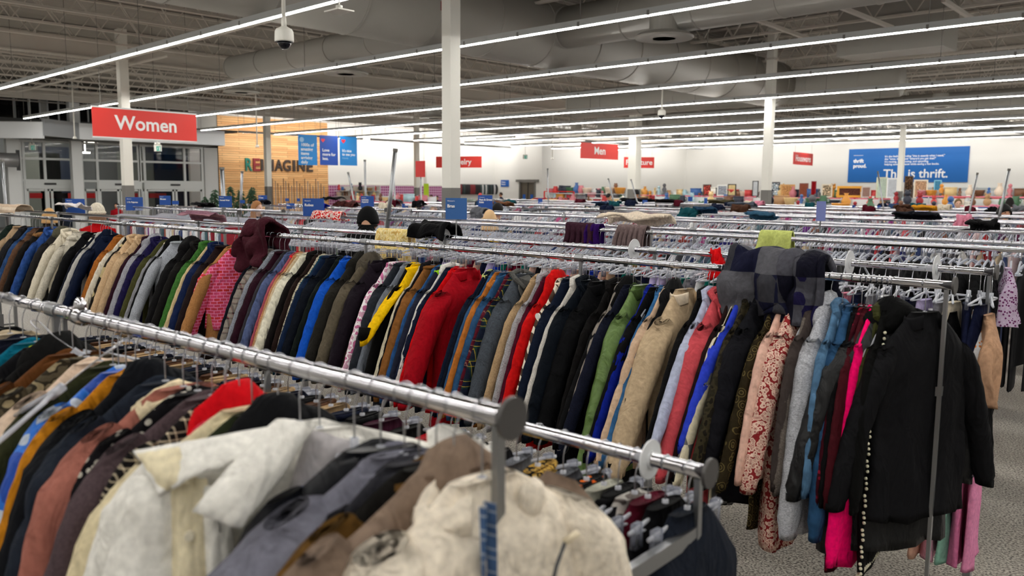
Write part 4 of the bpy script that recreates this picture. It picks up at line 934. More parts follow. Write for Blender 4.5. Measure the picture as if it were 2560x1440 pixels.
# spare hangers crowding the front rail
for i, X in enumerate((-1.2, -1.36, -1.62, -2.1)):
    rz = FRZ + R_.uniform(-.5, .5)
    o = hanger(X, fr_y(X), HR, rz, 'spare clear hanger without clothes crowded among the coats of the front rack', HK1, 'spare hangers on the front rack')
o = hanger(-1.72, fr_y(-1.72) - .03, HR - .0, .9, 'big empty clear hanger lying aslant over the coats in the lower left', HK1); o.rotation_euler = (0.15, .9, 1.1); o.scale = (1.25,) * 3; o.location = (-1.80, .66, 1.66)
o = hanger(-2.1, .6, 1.62, .5, 'empty clear hanger tipped over beside the rail clamp at far left', HK1); o.rotation_euler = (.3, -.8, .8); o.location = (-2.35, .68, 1.64)
q = MB(); xx = on_y(152, 790, .72).x; q.tube([(xx - .02, 0, 0), (xx + .02, 0, 0)], .024, 16); q.ball((xx, 0, .028), .016, .016, .022); tag(q.obj('rail_clamp', CHROME, smooth=True, loc=(0, fr_y(xx), HR)), 'chrome clamp knob on the front rail near the left edge', 'clamp')
size_disc(on_z(1610, 1155, FZ2).x, fb_y(-1.05), FZ2, 'white round size divider on the low rail in the foreground', FRZ, .82)
low = [
(-.93, 'dark navy', (34, 40, 52), 'skirt', 'wool', .05, .24), (-.985, 'black', (20, 20, 24), 'skirt', 'plain', .03, .2), (-1.03, 'burgundy', (96, 22, 44), 'skirt', 'wool', .02, .19), (-1.065, 'grey flecked', (120, 112, 108), 'knit skirt', 'leopard', .03, .2), (-1.11, 'black satin', (18, 18, 20), 'dress', 'plain', .03, .18), (-1.15, 'pale grey-green', (186, 186, 172), 'skirt', 'plain', .025, .17),
(-1.2, 'black and orange printed', (24, 24, 26), 'blouse', 'spots', .03, .2), (-1.27, 'slate grey', (92, 94, 100), 'skirt', 'plain', .03, .17), (-1.35, 'black gold-flowered', (26, 24, 26), 'blouse', 'floral', .035, .2), (-1.42, 'steel grey', (110, 112, 118), 'skirt', 'plain', .03, .17), (-1.5, 'olive green printed', (90, 96, 40), 'skirt', 'camo', .03, .17),
(-1.58, 'white lace', (222, 220, 216), 'blouse', 'leopard', .03, .17), (-1.66, 'coral pink', (222, 120, 110), 'skirt', 'plain', .03, .17), (-1.74, 'cherry red', (170, 20, 36), 'dress', 'plain', .03, .19), (-1.84, 'black', (22, 20, 22), 'skirt', 'wool', .03, .17), (-1.95, 'plum', (70, 30, 50), 'skirt', 'plain', .03, .17)]
for i_ in range(26):
    cn_, rgb_ = [('black', (22, 22, 24)), ('brown', (92, 64, 44)), ('charcoal', (52, 52, 56)), ('tan flowered', (176, 150, 116)), ('dark grey', (40, 40, 44)), ('navy', (28, 34, 54)), ('red', (150, 30, 40))][(i_ * 5 + i_ // 4) % 7]
    low.append((-2.04 - .078 * i_, cn_, rgb_, ['blouse', 'dress', 'skirt'][i_ % 3], 'plain', .034, .2))
for i, (X, cn, rgb, gt, wv, T, W) in enumerate(low):
    c2 = {'spots': (230, 120, 30), 'floral': (196, 160, 80)}.get(wv, (200, 196, 190))
    prv = low[i - 1] if i else None
    lb = f'{cn} {gt} on the low foreground rail, ' + (f'left of the {prv[1]} {prv[3]}' if prv else 'nearest the rail end')
    if i > 16: lb = f'{cn} {gt} deep behind the front rack at lower left'
    garment(gt.replace(' ', '_'), lb, gt.split()[-1], X, fb_y(X), FZ2, FRZ + R_.uniform(-.15, .15), fabric(rgb, wv, c2), W=W, L=.62, T=T, flare=.25, neck=.1, sleeves=False, group='clothes on the low foreground rail', seed=1200 + i, collar='crew' if gt in ('blouse', 'dress') else None)
    hanger(X, fb_y(X), FZ2, FRZ + R_.uniform(-.2, .2), f'clip hanger of the {cn} {gt} on the low rail', HKC, 'clip hangers on the low foreground rail')

# ---- back rail of the long rack, seen under the coats' rail ------------------
brx = [-1.0 - .058 * i for i in range(96)]
bcol = [('black', (20, 20, 24)), ('white', (222, 222, 224)), ('blush', (214, 180, 166)), ('wine', (110, 20, 50)), ('navy', (26, 32, 60)), ('pink', (226, 150, 170)), ('lilac', (190, 180, 214)), ('grey', (132, 132, 138)), ('cream', (226, 216, 196)), ('royal blue', (26, 60, 170)), ('beige', (190, 160, 134)), ('teal', (20, 120, 110))]
btype = ['camisole', 'nightshirt', 'slip dress', 'bodysuit', 'tank top']
rng = random.Random(77)
for i, X in enumerate(brx):
    cn, rgb = bcol[rng.randrange(12)]; gt = btype[rng.randrange(5)]; wv = 'plain'
    y = mid_back(X)
    rz = MRZ + rng.uniform(-.2, .2)
    side = 'near the aisle end' if i < 15 else ('towards the middle' if i < 45 else 'towards the left')
    if i < 60:
        garment(gt.replace(' ', '_'), f'{cn} {gt} on the back rail of the long rack, {side}', gt.split()[-1], X, y, HR, rz, fabric(rgb, wv), W=.15, L=rng.uniform(.4, .7), T=.018, flare=.15, neck=.15, sleeves=False, group=f'{cn} {gt}s on the back rail', seed=2000 + i, wr=.8)
    kind = HKC if rng.random() < .5 else HK2
    o = hanger(X, y, HR, rz, 'clear hanger crowded on the back rail of the long rack ' + side, kind, 'clear hangers on the back rail of the long rack')
for i, (px, cn) in enumerate(((1136, 'beside the bras sign'), (1592, 'in the middle'), (2118, 'right of the plaid blanket'), (2332, 'nearest the aisle end'))):
    p = on_y(px, 600 + (px - 1136) * .068, 3.9); X = p.x
    size_disc(X, mid_back(X), HR, f'clear round size divider on the long back rail {cn}', MRZ, 1.1)
# lingerie at the rack end
for i, (X, cn, rgb, gt, L, W, yy) in enumerate(((-.97, 'beige satin', (196, 160, 132), 'slip', .36, .17, 0), (-1.03, 'white flowered', (226, 226, 228), 'nightgown', .36, .19, .06), (-1.12, 'black', (18, 18, 20), 'bodysuit', .5, .15, 0), (-1.18, 'white', (224, 224, 226), 'camisole', .4, .14, -.02))):
    garment(gt, f'{cn} {gt} hanging at the aisle end of the back rail', gt, X, mid_back(X) + yy, HR - .06, MRZ + .25, fabric(rgb, 'dots' if 'flowered' in cn else 'plain', (240, 160, 90)), W=W, L=L, T=.04, neck=.13, sleeves=False, flare=.1, group='lingerie at the rack end', seed=2200 + i, wr=2)
    hanger(X, mid_back(X) + yy, HR, MRZ + .25, f'clear hanger of the {cn} {gt}', HK2, 'clear hangers at the rack end')
# lower tier: pink and mint pajamas on the low rail
for i, (X, cn, rgb) in enumerate(((-.98, 'pink', (226, 150, 186)), (-1.03, 'rose', (214, 130, 170)), (-1.08, 'mint green', (150, 196, 178)), (-1.13, 'pale pink', (230, 176, 196)), (-1.19, 'peach', (220, 180, 160)))):
    garment('pajama_top', f'{cn} pajama top on the low rail at the aisle end of the long rack', 'pajamas', X, mid_back(X), .95, MRZ + .1, fabric(rgb), W=.14, L=.48, T=.02, neck=.1, sleeves=False, flare=.15, group='pajamas on the low rail', seed=2300 + i)
    hanger(X, mid_back(X), .95, MRZ + .1, f'clip hanger of the {cn} pajama top', HKC, 'clip hangers on the low rail')

# ---- racks farther back -----------------------------------------------------
ry = [5.62 + 2.4 * i for i in range(6)]
ordinal = ['third', 'fourth', 'fifth', 'sixth', 'seventh', 'eighth', 'ninth', 'tenth', 'eleventh', 'twelfth', 'thirteenth', 'fourteenth', 'fifteenth', 'sixteenth', 'seventeenth', 'eighteenth']
SL = .022
rline = {}
for i, y in enumerate(ry):
    xs = [(-9.6, -.9 if i < 3 else 3.0), ([-14.0, -14.2, -14.6, -15.2, -16.4, -18.0][i], -10.2)]
    for k, (x0, x1) in enumerate(xs):
        if i > 12 and k == 2: continue
        yy = y + SL * (x1 + .9)
        rack('clothes_rack', f'chrome clothes rack in the {ordinal[i]} row back, ' + ['right section', 'left section'][k], x0, x1, yy, .66, SL, HR, HR, 'chrome clothes racks', 2 if i > 3 else 3, detail=i < 2)
        rline[(i, k)] = (x0, x1, yy)
# merged mass of far hangers and clothes
pal = [(205, 206, 210), (220, 220, 224), (34, 34, 40), (20, 20, 24), (120, 122, 130), (180, 176, 176), (150, 30, 46), (40, 60, 110), (214, 190, 190), (90, 100, 120), (200, 180, 150), (60, 90, 100), (226, 226, 226), (190, 60, 70), (70, 70, 76), (190, 200, 210)]
hk = MB(); bd = MB(); cl = MB(); rng = random.Random(5)
def far_hanger(X, Y, Z, rz, lod):
    c, s = math.cos(rz), math.sin(rz)
    def P(x, y, z): return (X + x * c - y * s, Y + x * s + y * c, Z + z)
    r = .0022 if lod < 3 else .004
    pts = [(.0, -.018, .004), (0, -.012, .018), (0, .008, .02), (0, .019, .004), (0, .004, -.04), (0, 0, -.115)]
    if lod >= 3: pts = [(0, 0, .02), (0, 0, -.115)]
    vs = []; fs = []
    for i, p in enumerate(pts):
        for (dx, dy) in ((r, 0), (-r * .6, r), (-r * .6, -r)): vs.append(P(p[0] + dx, p[1] + dy, p[2]))
    for i in range(len(pts) - 1):
        for k in range(3): a = i * 3 + k; b = i * 3 + (k + 1) % 3; fs.append((a, b, b + 3, a + 3))
    hk.add(vs, fs)
    vs = []; fs = []; h = .006 if lod < 3 else .009
    ar = [(-.2, -.19), (-.1, -.142), (0, -.118), (.1, -.142), (.2, -.19)] if lod < 3 else [(-.19, -.185), (0, -.12), (.19, -.185)]
    for y, z in ar:
        for (dx, dz) in ((h, -h), (-h, -h), (-h, h), (h, h)): vs.append(P(dx, y, z + dz))
    for i in range(len(ar) - 1):
        for k in range(4): a = i * 4 + k; b = i * 4 + (k + 1) % 4; fs.append((a, b, b + 4, a + 4))
    bd.add(vs, fs)
    if lod < 4:
        bd.add([P(h, -.17, -.2), P(h, .17, -.2), P(-h, .17, -.2), P(-h, -.17, -.2), P(h, -.17, -.188), P(h, .17, -.188), P(-h, .17, -.188), P(-h, -.17, -.188)], [(0, 1, 2, 3), (7, 6, 5, 4), (0, 4, 5, 1), (2, 6, 7, 3)])
def far_cloth(X, Y, Z, rz, rgb, W, T, L, top):
    c, s = math.cos(rz), math.sin(rz); vs = []; fs = []
    lev = [(0, .05, .4), (.04, .6, .8), (.1, 1, 1), (.35, 1.02, 1.1), (L, 1.12, 1)]
    n = 8
    for d, w_, t_ in lev:
        for k in range(n):
            a = 2 * PI * k / n; x = T * t_ * math.cos(a); y = W * w_ * math.sin(a)
            vs.append((X + x * c - y * s, Y + x * s + y * c, Z - top - d))
    for j in range(4):
        for k in range(n): a = j * n + k; b = j * n + (k + 1) % n; fs.append((a, a + n, b + n, b))
    fs.append(tuple(range(n - 1, -1, -1)))
    cl.add(vs, fs, L3(rgb))
nh = 0
for (i, k), (x0, x1, yy) in rline.items():
    for side in (0, 1):
        X = x1 - .12
        step = .045 if i < 3 else (.06 if i < 8 else .09)
        while X > x0 + .1:
            Y = yy + side * .66 + SL * (X - x1); lod = i if k == 0 else max(i, 3 if i + k > 2 else i)
            vis = 10 * X / max(Y, .1) > -42
            if (i == 0 and k == 0 and side == 0 and X > -2.15): vis = False
            edge = i == 0 and k == 0 and X > -2.6
            if vis:
                rz = SL + rng.uniform(-.25, .25); zz = HR
                if i == 0 and k == 0 and side == 0 and nh < 40 and X > -3.6:
                    hanger(X, Y, HR, rz, 'clear hanger on the third rack back, near the aisle end', HK1 if rng.random() < .6 else HK2, 'clear hangers on the third rack'); nh += 1
                else: far_hanger(X, Y, zz, rz, lod)
                if rng.random() < .8:
                    far_cloth(X, Y, zz, rz, (26, 26, 30) if edge else rng.choice(pal) if rng.random() < .85 else (rng.randrange(30, 190), rng.randrange(20, 100), rng.randrange(30, 130)), rng.uniform(.12, .2), step * .42, rng.uniform(.5, .9), rng.uniform(.13, .2) if i < 2 else rng.uniform(.06, .16))
            X -= step * rng.uniform(.7, 1.3)
def attr_mat():
    mt, nt, b = newmat('assorted_cloth'); a = N(nt, 'ShaderNodeAttribute', attribute_name='Col'); nz = N(nt, 'ShaderNodeTexNoise', Scale=40.0); tc = N(nt, 'ShaderNodeTexCoord'); nt.links.new(tc.outputs['Object'], nz.inputs['Vector'])
    mx = N(nt, 'ShaderNodeMix', data_type='RGBA', blend_type='MULTIPLY'); mx.inputs[0].default_value = 1; mr = N(nt, 'ShaderNodeMapRange'); mr.inputs['To Min'].default_value = .8; mr.inputs['To Max'].default_value = 1.2
    nt.links.new(nz.outputs['Fac'], mr.inputs[0]); nt.links.new(a.outputs['Color'], mx.inputs[6]); nt.links.new(mr.outputs[0], mx.inputs[7]); nt.links.new(mx.outputs[2], b.inputs['Base Color']); b.inputs['Roughness'].default_value = .85; return mt
ATT = attr_mat()
tag(hk.obj('hanger_hooks', WIRE), 'thousands of thin wire hanger hooks along the far rails', 'hanger hooks', kind='stuff')
tag(bd.obj('plastic_hangers', see_through('milky_plastic', (204, 208, 220), .5, .2)), 'thousands of clear plastic hangers crowding the far racks', 'hangers', kind='stuff')
tag(cl.obj('hanging_clothes', ATT, smooth=True), 'countless clothes of all colours hanging on the far racks', 'clothes', kind='stuff')

# ---- draped cloths ------------------------------------------------------------
def drape(name, label, cat, X, Y, Z, rz, w_, front, back, mt, bump=.03, folds=5, seed=0, spread=.12, lumps=0, thick=.006):
    rng = random.Random(seed); ph = [rng.uniform(0, 6) for _ in range(4)]
    tot = front + back
    def f(u, v):
        s = v * tot - front            # along the cloth, 0 on top of the rail
        x = (u - .5) * w_ * (1 + .35 * abs(s) / max(front, back) * rng_spread)
        h = .02 + bump
        if abs(s) < h: y = s; z = .02 + math.sqrt(max(0, h * h - s * s)) * .8
        else:
            sg = 1 if s > 0 else -1; d = abs(s) - h; y = sg * (h + spread * d); z = .02 - d
        k = min(1, abs(s) / .1)
        y += k * .018 * math.sin(u * folds * 2 * PI + ph[0]) + lumps * .05 * noise.noise(Vector((u * 4 + ph[1], v * 5, ph[2])))
        z += lumps * .06 * noise.noise(Vector((u * 3 + ph[3], v * 4, 3))) + .012 * math.sin(u * 7 + ph[2]) * k
        x += .01 * math.sin(v * 9 + ph[1])
        return (x, y, z)
    rng_spread = .5
    q = MB(); q.grid(f, 30, 26); o = q.obj(name, mt, smooth=True, loc=(X, Y, Z)); o.rotation_euler[2] = rz
    md = o.modifiers.new('thick', 'SOLIDIFY'); md.thickness = thick; md.offset = 1
    return tag(o, label, cat)
def at_rail(px, py, yf):
    X = -3.0
    for _ in range(12): X = on_y(px, py, yf(X)).x
    return X
def draped(name, label, cat, px, py, yf, *a, **k):
    X = at_rail(px, py, yf)
    if X < -14.2:
        y0f = yf
        for bk in range(1, 8):
            g = (lambda bk: (lambda X_: y0f(X_) - 2.4 * bk))(bk); X = at_rail(px, py, g)
            if X > -14.2: yf = g; break
    return drape(name, label, cat, X, yf(X), HR, MRZ, *a, **k)
r3 = lambda X: 5.62 + SL * (X + .9)
r3b = lambda X: 6.28 + SL * (X + .9)
MAR = fabric((76, 32, 44), 'fleece')
draped('hooded_sweatshirt', 'maroon hooded sweatshirt heaped over the rail of the long middle rack', 'sweatshirt', 655, 590, mid_y, .34, .32, .2, MAR, bump=.055, folds=2, seed=3, lumps=1.4, thick=.02)
# plaid blanket-like coats over the middle rail at right
draped('plaid_coat', 'charcoal and navy plaid coat thrown over the right part of the middle rail', 'coat', 1905, 680, mid_y, .27, .26, .2, fabric((66, 66, 72), 'blocks', (30, 32, 56), (96, 96, 102)), bump=.035, folds=2, seed=4, lumps=.8, thick=.03)
draped('plaid_scarf', 'grey and navy wool coat lying beside the plaid coat on the rail', 'coat', 2015, 690, mid_y, .18, .28, .2, fabric((36, 32, 70), 'blocks', (84, 84, 92), (24, 24, 40)), bump=.035, folds=2, seed=5, lumps=.8, thick=.03)
draped('black_trousers', 'black cloth folded over the back rail left of the bras sign', 'trousers', 1090, 592, mid_back, .3, .1, .1, fabric((18, 18, 20)), bump=.06, folds=2, seed=6, lumps=.6, thick=.02)
draped('yellow_blouse', 'pale yellow patterned blouse folded low over the back rail', 'blouse', 985, 612, mid_back, .34, .22, .1, fabric((228, 206, 140), 'leopard', (236, 220, 170), (214, 180, 110)), bump=.0, folds=3, seed=7)
draped('striped_sweater', 'dark mauve ribbed sweater folded over the third rack', 'sweater', 1452, 570, r3, .27, .2, .2, fabric((70, 42, 56), 'knit'), bump=.01, folds=5, seed=8, thick=.012)
draped('purple_top', 'deep purple top folded over the third rack beside the mauve sweater', 'top', 1487, 572, r3, .13, .18, .18, fabric((56, 20, 96)), bump=.01, folds=3, seed=9)
draped('ribbed_cardigan', 'taupe pleated cardigan folded over the third rack', 'cardigan', 1582, 572, r3, .26, .26, .2, fabric((126, 110, 110), 'knit'), bump=.01, folds=6, seed=10, thick=.012)
draped('cream_coat', 'cream knitted coat heaped on top of the third rack rail', 'coat', 1585, 558, r3b, .62, .07, .1, fabric((226, 212, 194), 'fleece'), bump=.08, folds=2, seed=11, lumps=.8, thick=.02)
draped('lime_cloth', 'lime green cloth folded over the third rack at right', 'cloth', 1940, 590, r3, .23, .24, .2, fabric((198, 206, 128)), bump=.02, folds=2, seed=12)
draped('red_white_blouse', 'red and white printed blouse over the third rack beside the person in the cap', 'blouse', 822, 585, r3, .5, .1, .1, fabric((214, 40, 40), 'leopard', (236, 226, 220), (206, 30, 34)), bump=.03, folds=4, seed=13, lumps=.4)
draped('blue_cloth', 'royal blue cloth hanging over a far rail behind the robes sign', 'cloth', 800, 548, lambda X: 8.02 + SL * (X + .9), .36, .18, .1, fabric((16, 40, 160)), bump=.04, folds=2, seed=14, lumps=.4)
draped('pink_knit', 'dusty pink striped knit draped over a far rail at left', 'knit', 500, 565, lambda X: 4.0 + .045 * X, .55, .07, .1, fabric((170, 130, 140), 'stripes', (140, 104, 118)), bump=.07, folds=2, seed=15, lumps=.5)
draped('white_knit', 'cream knit scarf heap on the racks at the far left edge', 'scarf', 20, 535, lambda X: 5.62 + SL * (X + .9), .9, .12, .1, fabric((222, 208, 190), 'stripes', (200, 180, 160)), bump=.08, folds=2, seed=16, lumps=.5)
draped('white_lace', 'white lace cloth heap on a rail under the light jackets sign', 'cloth', 178, 545, lambda X: 4.0 + .045 * X, .6, .05, .1, fabric((220, 214, 214)), bump=.09, folds=2, seed=17, lumps=.8)
draped('black_cloth', 'black cloth bundle on a far rail left of the red haired woman', 'cloth', 505, 532, lambda X: 8.68 + SL * (X + .9), .5, .06, .1, fabric((30, 28, 32)), bump=.05, folds=2, seed=18, lumps=.6)
draped('dark_cap', 'black fur hat on the rail between the robes sign and the man in the cap', 'hat', 830, 532, lambda X: 11.08 + SL * (X + .9), .5, .1, .1, fabric((20, 18, 20), 'fleece'), bump=.14, folds=2, seed=19, lumps=.8)
draped('brown_scarf', 'dark red-brown knitted scarf beside the man in the black cap', 'scarf', 868, 542, lambda X: 8.68 + SL * (X + .9), .5, .1, .1, fabric((70, 34, 34), 'leopard', (90, 50, 46), (50, 26, 26)), bump=.06, folds=2, seed=20, lumps=.8)
draped('red_top_piece', 'bright red cloth poking up under the middle rail near the plaid coat', 'cloth', 1790, 690, mid_back, .06, .16, .08, fabric((216, 24, 30)), bump=-.01, folds=1, seed=21, lumps=.5)
for i, (px, py, Y, rgb, nm, w_) in enumerate(((1248, 532, 11.0, (120, 84, 60), 'brown fur collar', .5), (1590, 508, 20, (30, 30, 34), 'black bag', .9), (1760, 533, 10.4, (40, 70, 96), 'blue denim', .3), (1855, 516, 15, (90, 96, 108), 'grey hat', .5), (1665, 520, 17, (24, 22, 24), 'black sunglasses-like bow', .6),
                                          (2290, 540, 10.4, (24, 26, 34), 'black sleeve', .45), (1900, 545, 8.7, (60, 96, 120), 'blue cap', .3), (1500, 530, 12.8, (44, 60, 84), 'navy roll', .3), (2310, 516, 15.2, (206, 150, 40), 'ochre hat', .35), (1800, 505, 20, (86, 80, 60), 'olive cap', .6), (2455, 560, 8.0, (30, 28, 30), 'black cloth', .2), (655, 530, 8, (30, 30, 40), 'dark denim', .3))):
    Y = min([5.62 + 2.4 * k_ + b_ for k_ in range(6) for b_ in (0, .66)], key=lambda v: abs(v - Y)); yf = (lambda Y: (lambda X: Y + SL * (X + .9)))(Y)
    draped('cloth_bundle', f'{nm} lying on a far rail at ' + ['upper middle', 'upper middle right by the thick column', 'middle right', 'right of middle', 'right of the furniture sign', 'right', 'right of middle near the tall column', 'just right of the middle', 'far right', 'right of the thick column', 'the right edge', 'left of middle'][i], 'clothes', px, py, yf, w_, .05, .08, fabric(rgb), bump=.05, folds=2, seed=30 + i, lumps=.7, thick=.02)
# small heaps of clothes lying on the far rails
rng = random.Random(91)
cols = [('black', (20, 20, 24)), ('navy', (26, 34, 60)), ('grey', (110, 112, 118)), ('burgundy', (90, 24, 40)), ('teal', (30, 84, 92)), ('cream', (214, 204, 186)), ('pink', (210, 140, 160)), ('brown', (86, 60, 46)), ('denim blue', (56, 84, 120))]
for i in range(54):
    k = rng.randrange(1, 6); cn, rgb = cols[rng.randrange(9)]; Y0 = 5.62 + 2.4 * k + rng.choice((0, .66)); X = rng.uniform(-14, .5)
    if abs(X + 9.9) < .5: continue
    side = 'left' if X < -10 else ('middle' if X < -5 else 'right')
    drape('clothes_heap', f'small {cn} clothes heap on a rail of the {ordinal[k]} row back, {side} part', 'clothes', X, Y0 + SL * (X + .9), HR, SL, rng.uniform(.12, .3), rng.uniform(.04, .16), .08, fabric(rgb), bump=rng.uniform(.01, .05), folds=2, seed=300 + i, lumps=.8, thick=.02)['group'] = 'small clothes heaps on the far rails'
# black clothes at the right end of the third rack
for i, (X, cn, rgb, L, gt, wv) in enumerate(((-1.02, 'lilac flowered', (200, 184, 206), .34, 'blouse', 'dots'), (-1.1, 'black', (14, 14, 16), 1.15, 'dress', 'plain'), (-1.18, 'black', (18, 18, 20), 1.1, 'trousers', 'plain'), (-1.27, 'black', (15, 15, 18), 1.12, 'jumpsuit', 'plain'), (-1.36, 'dark', (24, 22, 24), 1.1, 'gown', 'plain'), (-1.46, 'black', (16, 16, 18), 1.0, 'cardigan', 'wool'), (-1.56, 'black', (16, 16, 18), 1.0, 'skirt', 'wool'))):
    garment(gt, f'{cn} {gt} at the right edge on the third rack, {["nearest the aisle", "second from the aisle", "third from the aisle", "fourth from the aisle", "fifth from the aisle", "sixth from the aisle", "seventh from the aisle"][i]}', gt, X - .28, r3(X), HR, .2, fabric(rgb, wv, (120, 60, 110)), W=.26 if i else .14, L=L, T=.05, sleeves=False, neck=.12, flare=.3, group='black clothes at the right edge', seed=2400 + i, wr=1.8)
# ================================================================== hanging signs
def sign_depth(name, label, pl, pr, Dl, Dr, h, mt, texts, group, edge=None, wires=True, thick=.012):
    a = at_depth(pl[0], pl[1], Dl); b = at_depth(pr[0], pr[1], Dr); b.z = a.z = (a.z + b.z) / 2
    o = board(name, label, 'sign', a, b, h, mt, texts, group, thick, edge)
    if wires:
        L = (b - a).length; q = MB()
        for u in (.08, .92): q.bar((u * L, .005, 0), (u * L, .005, DECK - a.z), .006)
        q.obj('hanging_wire', GREYP, o)
    return o
HG = 'red department signs'
sign_depth('hanging_sign', 'big red hanging sign reading Women in white letters', (229, 271), (490, 284), 17.4, 19.2, .6, SIGNRED, [('Women', .42, .5, .5, .008)], HG, edge=ALU)
sign_depth('hanging_sign', 'red hanging sign reading Men left of the thick column', (1452, 355), (1546, 362), 31.7, 33.3, .6, SIGNRED, [('Men', .4, .5, .5, .008)], HG)
sign_depth('hanging_sign', 'red hanging sign reading Jewelry, half hidden by the tall column', (1090, 393), (1204, 389), 46, 45, .61, SIGNRED, [('Jewelry', .42, .55, .5, .008)], HG)
sign_depth('hanging_sign', 'red hanging sign reading Furniture, half hidden by the thick column', (1560, 393), (1636, 392.5), 47, 47, .61, SIGNRED, [('Furniture', .4, .5, .5, .008)], HG)
sign_depth('hanging_sign', 'red hanging sign reading Housewares in front of the far wall', (1984, 380), (2033, 384), 41, 43.2, .61, SIGNRED, [('Housewares', .44, .5, .5, .008)], HG)
LB = flat('light_blue_banner', (0, 128, 206), .5); DB = flat('deep_blue_banner', (12, 72, 170), .5); REDI = flat('red_print', (226, 40, 60), .5); PINKI = flat('pale_print', (150, 190, 226), .5)
BGp = 'blue hanging banners'
def heart(parent, u, v, s, mt):
    q = MB(); pts = []
    for i in range(24):
        t = 2 * PI * i / 24; pts.append((16 * math.sin(t) ** 3, 13 * math.cos(t) - 5 * math.cos(2 * t) - 2 * math.cos(3 * t) - math.cos(4 * t)))
    vs = [(u + x * s / 32, y0, v + z * s / 32) for y0 in (-.004, -.001) for x, z in pts]; n = 24
    q.add(vs, [tuple(range(n)), tuple(range(2 * n - 1, n - 1, -1))] + [(i, (i + 1) % n, (i + 1) % n + n, i + n) for i in range(n)]); q.obj('printed_motif', mt, parent)
b1 = sign_depth('hanging_banner', 'leftmost of three blue banners, light blue, reading 1000s of amazing items arriving daily', (745, 336), (792, 338), 33, 33.6, 1.2, LB, [('1000s of\namazing\nitems\narriving\ndaily', .17, .13, .62, .003, 'LEFT')], BGp)
b2 = sign_depth('hanging_banner', 'middle of three blue banners, darker blue, reading Love more for less', (799, 338), (844, 340), 33.8, 34.4, 1.2, DB, [('Love\nmore for\nless.', .17, .13, .64, .003, 'LEFT')], BGp)
b3 = sign_depth('hanging_banner', 'rightmost of three blue banners, light blue with a red heart', (849, 341), (892, 342), 34.6, 35.2, 1.2, LB, [("It's nice\nto see you", .15, .13, .56, .003, 'LEFT'), ('friends', .11, .13, .75, 0, 'LEFT', PINKI)], BGp)
heart(b3, .18, -.2, .2, REDI); heart(b2, .15, -.2, .18, REDI)
q = MB(); q.tube([(.16, -.004, -.2), (.16, -.001, -.2)], .1, 16); q.obj('printed_motif', PINKI, b1)
# big wall banner
a = on_y(2123, 373, FY - .06); b = on_y(2425, 365, FY - .06); c = on_y(2121, 455.5, FY - .06); a.z = b.z = (a.z + b.z) / 2
BW = flat('wall_banner_blue', (0, 98, 178), .55)
hh = a.z - c.z; wb = (b - a).length
tb = board('wall_banner', 'huge blue wall banner reading This is thrift. on the far wall', 'banner', a, b, hh, BW, [('This is thrift.', hh * .35, .315, .76, .012, 'LEFT'), ('thrift\nproud.', hh * .15, .045, .44, .012, 'LEFT'),
    ('It\'s the feeling of finding "this is exactly what I need,"\nthe "wow, it fits" and "where\'d you get that?"\nIt\'s reusing, repurposing, and upcycling,\nhelping save the planet while saving a few bucks.', hh * .078, .32, .36, .003, 'LEFT')], None, .04)
q = MB(); q.box(.045 * wb, .13 * wb, -.006, -.002, -hh * .2, -hh * .19); q.obj('printed_line', INKWHITE, tb)

# ================================================================== category cards on the racks
CG = 'blue category cards on the racks'
def card(label, px0, px1, py0, py1, yf, txt=None, mt=SIGNDBLUE, small='Women\'s', stem=True, thin=False):
    X = -5.0; pxm = (px0 + px1) / 2; yf = fit_row(pxm, py1, yf)
    for _ in range(12): X = on_y(pxm, py1, yf(X)).x
    Y = yf(X); D = (Vector((X, Y, 0)) - Vector((0, 0, 0))).dot(_F * 1.0) ; 
    p0 = on_y(px0, py0, Y); p1 = on_y(px1, py1, Y)
    v = Vector((X, Y, 0)); rgt = Vector((_r.x, _r.y, 0)); dist = v.dot(_f0)
    w_ = (px1 - px0) / FPX * dist; h_ = (py1 - py0) / FPX * dist
    ctr = Vector((X, Y, on_y(pxm, py0, Y).z)); A = ctr - rgt * w_ / 2; B = ctr + rgt * w_ / 2
    tx = []
    if txt: tx = [(txt, h_ * (.2 if len(txt) < 8 else .16), .08, .38, .001, 'LEFT'), (small, h_ * .09, .08, .14, 0, 'LEFT')]
    o = board('category_card', label, 'card sign', A, B, h_, mt, tx, CG, .004)
    zb = ctr.z - h_
    q = MB(); q.bar((w_ / 2, .006, -h_ - max(0, zb - HR) - .0), (w_ / 2, .006, -h_ * .6), .008); q.obj('card_stem', STEEL, o)
    return o
rr = lambda i, b=0: (lambda X: 5.62 + 2.4 * min(i, 5) + b * .66 + SL * (X + .9))
def fit_row(px, py, yf):
    for back in range(12):
        X = -4.0
        for _ in range(12): X = on_y(px, py, yf(X) - 2.4 * back).x
        if X > -14.6: break
    y0 = yf
    return (lambda X_: yf(X_) - 2.4 * back)
card('blue card reading Light Jackets at left, near the white hat', 165, 213, 497, 534, rr(-1, 1), 'Light Jackets')
card('blue card reading 1 Pc Pajamas in front of the left column', 315, 358, 493, 526, rr(0), '1 Pc Pajamas')
card('blue card reading Blouses right of the left column', 399, 427, 489, 512, rr(3), 'Blouses')
card('blue card reading Formal Wear in front of the small fir trees', 548, 580, 490, 518, rr(3), 'Formal Wear')
card('blue card reading Dresses above the long haired woman', 646, 668, 488, 505, rr(6), 'Dresses')
card('blue card reading Robes left of the man in the black cap', 758, 810, 496, 540, rr(0), 'Robes')
card('blue card reading Shorts right of the long haired woman', 716, 737, 508, 522, rr(6), 'Shorts')
card('blue card reading Intimate Apparel above the man in the black cap', 902, 935, 490, 522, rr(3, 1), 'Intimate\nApparel')
card('blue card reading Bras, largest, in front of the tall column', 1114, 1167, 495, 548, mid_back, 'Bras', flat('card_blue', (44, 96, 160), .4))
